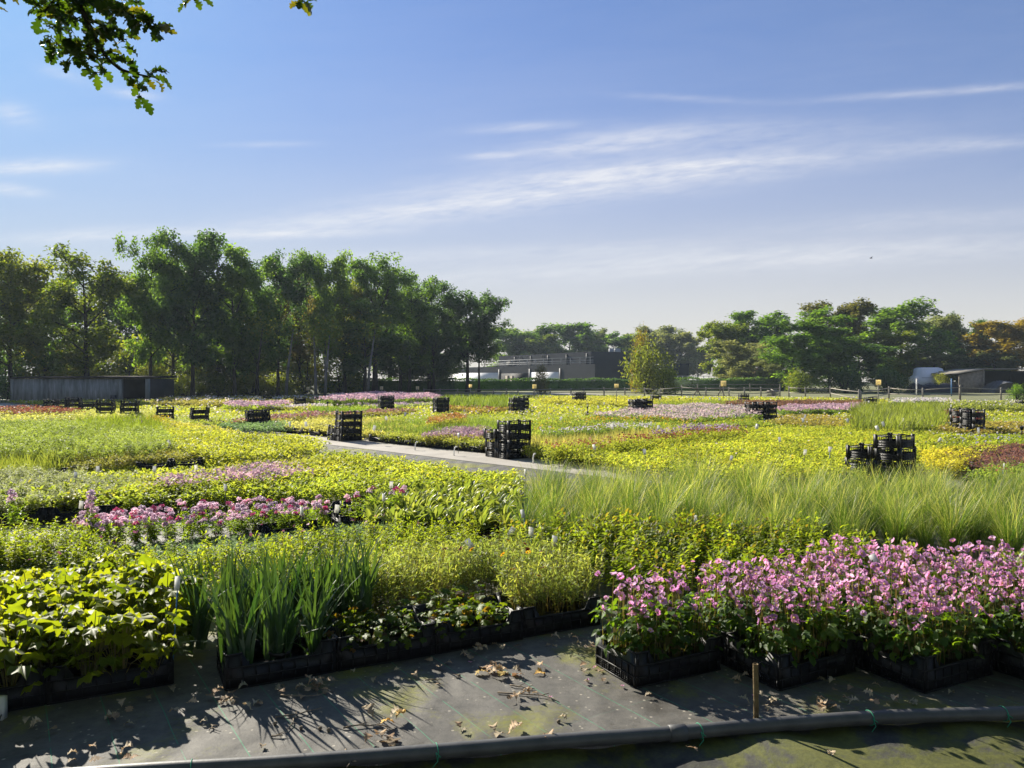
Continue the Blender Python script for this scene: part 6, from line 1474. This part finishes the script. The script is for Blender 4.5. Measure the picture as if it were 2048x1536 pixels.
def sprays(q, lo, hi, n, size=.084):
    for i in range(int(n * 1.7)):
        f = rng.uniform(lo, hi); j = f * (len(q) - 1); k = int(min(j, len(q) - 2)); p = q[k] + (q[k + 1] - q[k]) * (j - k)
        tv, tf = ov[i % 5]
        scatter(lv, tv, tf, (p + rng.normal(0, .012, 3))[None], rotm([rng.uniform(0, 6.28)], [rng.uniform(-1.1, .5)], [rng.uniform(-.9, .9)]), np.array([size * rng.uniform(.7, 1.2)]))
for q, lo, hi, n in ((limbs[0], .34, .60, 26), (limbs[0], .62, .99, 15), (limbs[1], .15, 1, 40), (limbs[2], .1, 1, 26), (limbs[3], .3, 1, 20), (limbs[4], .5, 1, 6), (limbs[5], .4, 1, 6), (limbs[6], .2, 1, 22), (limbs[7], .6, 1, 10), (limbs[8], .1, 1, 26), (limbs[9], .1, 1, 22), (limbs[10], .85, 1, 7), (limbs[11], .92, 1, 7)):
    sprays(q, lo, hi, n)
obj('leaves', lv.mesh('leaves', M['oak']), br)
tb_, cb_ = tree_mesh(301, 13.0, 5.6, 4.2, None, 17, 1.0, .26, 'round', .32, 9)
o_ = np.array([-4.2, -4.6, -.1]) - np.array(br.location)
obj('trunk', tb_.mesh('trunk', M['bark'], True), br, tuple(o_)); obj('crown', cb_.mesh('crown', TM['oak']), br, tuple(o_))
for k, (x, y) in enumerate(((3.8, -5.6), (11.5, -4.2), (-12.5, -3.8))):  # unseen oaks added to block sky light from behind the camera
    t_ = tag(empty('oak_tree', (x, y, -.1), 1.3 * k + .4), 'unseen oak added behind the viewpoint, %s' % ('next to the overhanging one', 'farthest along the pipe', 'beyond the left trays')[k], 'tree', 'unseen oaks added behind the viewpoint')
    obj('trunk', tb_.mesh('trunk', M['bark'], True) if k == 0 else TRK, t_); obj('crown', cb_.mesh('crown', TM['oak']) if k == 0 else CRW, t_)
    if k == 0: TRK, CRW = t_.children[0].data, t_.children[1].data
mb = MB(); mb.tube([(-.14, 0, 0), (-.06, 0, .03), (.06, 0, .03), (.16, 0, .0)], [.01, .05, .05, .01], 8); mb.add([(-.05, 0, .04), (.08, 0, .04), (.02, .35, .12), (-.06, .3, .1)], [(0, 1, 2, 3)]); mb.add([(-.05, 0, .045), (.08, 0, .045), (.02, -.35, .14), (-.06, -.3, .12)], [(0, 3, 2, 1)])
tag(obj('bird', mb.mesh('bird', M['darkhole']), None, (X(1741, 80), 80, Z(517, 80))), 'small dark bird flying over the trees on the right', 'bird')

hz = MB(); hz.box((-330, -60, -1.35), (330, 340, 28))
m_, nt, N = nmat('thin_air'); pv = N('ShaderNodeVolumePrincipled'); pv.inputs['Color'].default_value = (.72, .86, 1.0, 1); pv.inputs['Density'].default_value = .00030; pv.inputs['Anisotropy'].default_value = .2
o_ = N('ShaderNodeOutputMaterial'); link(nt, pv.outputs[0], o_.inputs['Volume'])
tag(obj('haze', hz.mesh('haze', m_)), 'thin bluish haze over the far trees', 'haze', None, 'stuff')
scene.cycles.volume_bounces = 0
scene.render.filter_size = 1.15
scene.cycles.use_denoising = True
scene.cycles.denoising_prefilter = 'ACCURATE'
scene.cycles.max_bounces = 7; scene.cycles.diffuse_bounces = 3; scene.cycles.glossy_bounces = 2; scene.cycles.transmission_bounces = 4; scene.cycles.transparent_max_bounces = 4
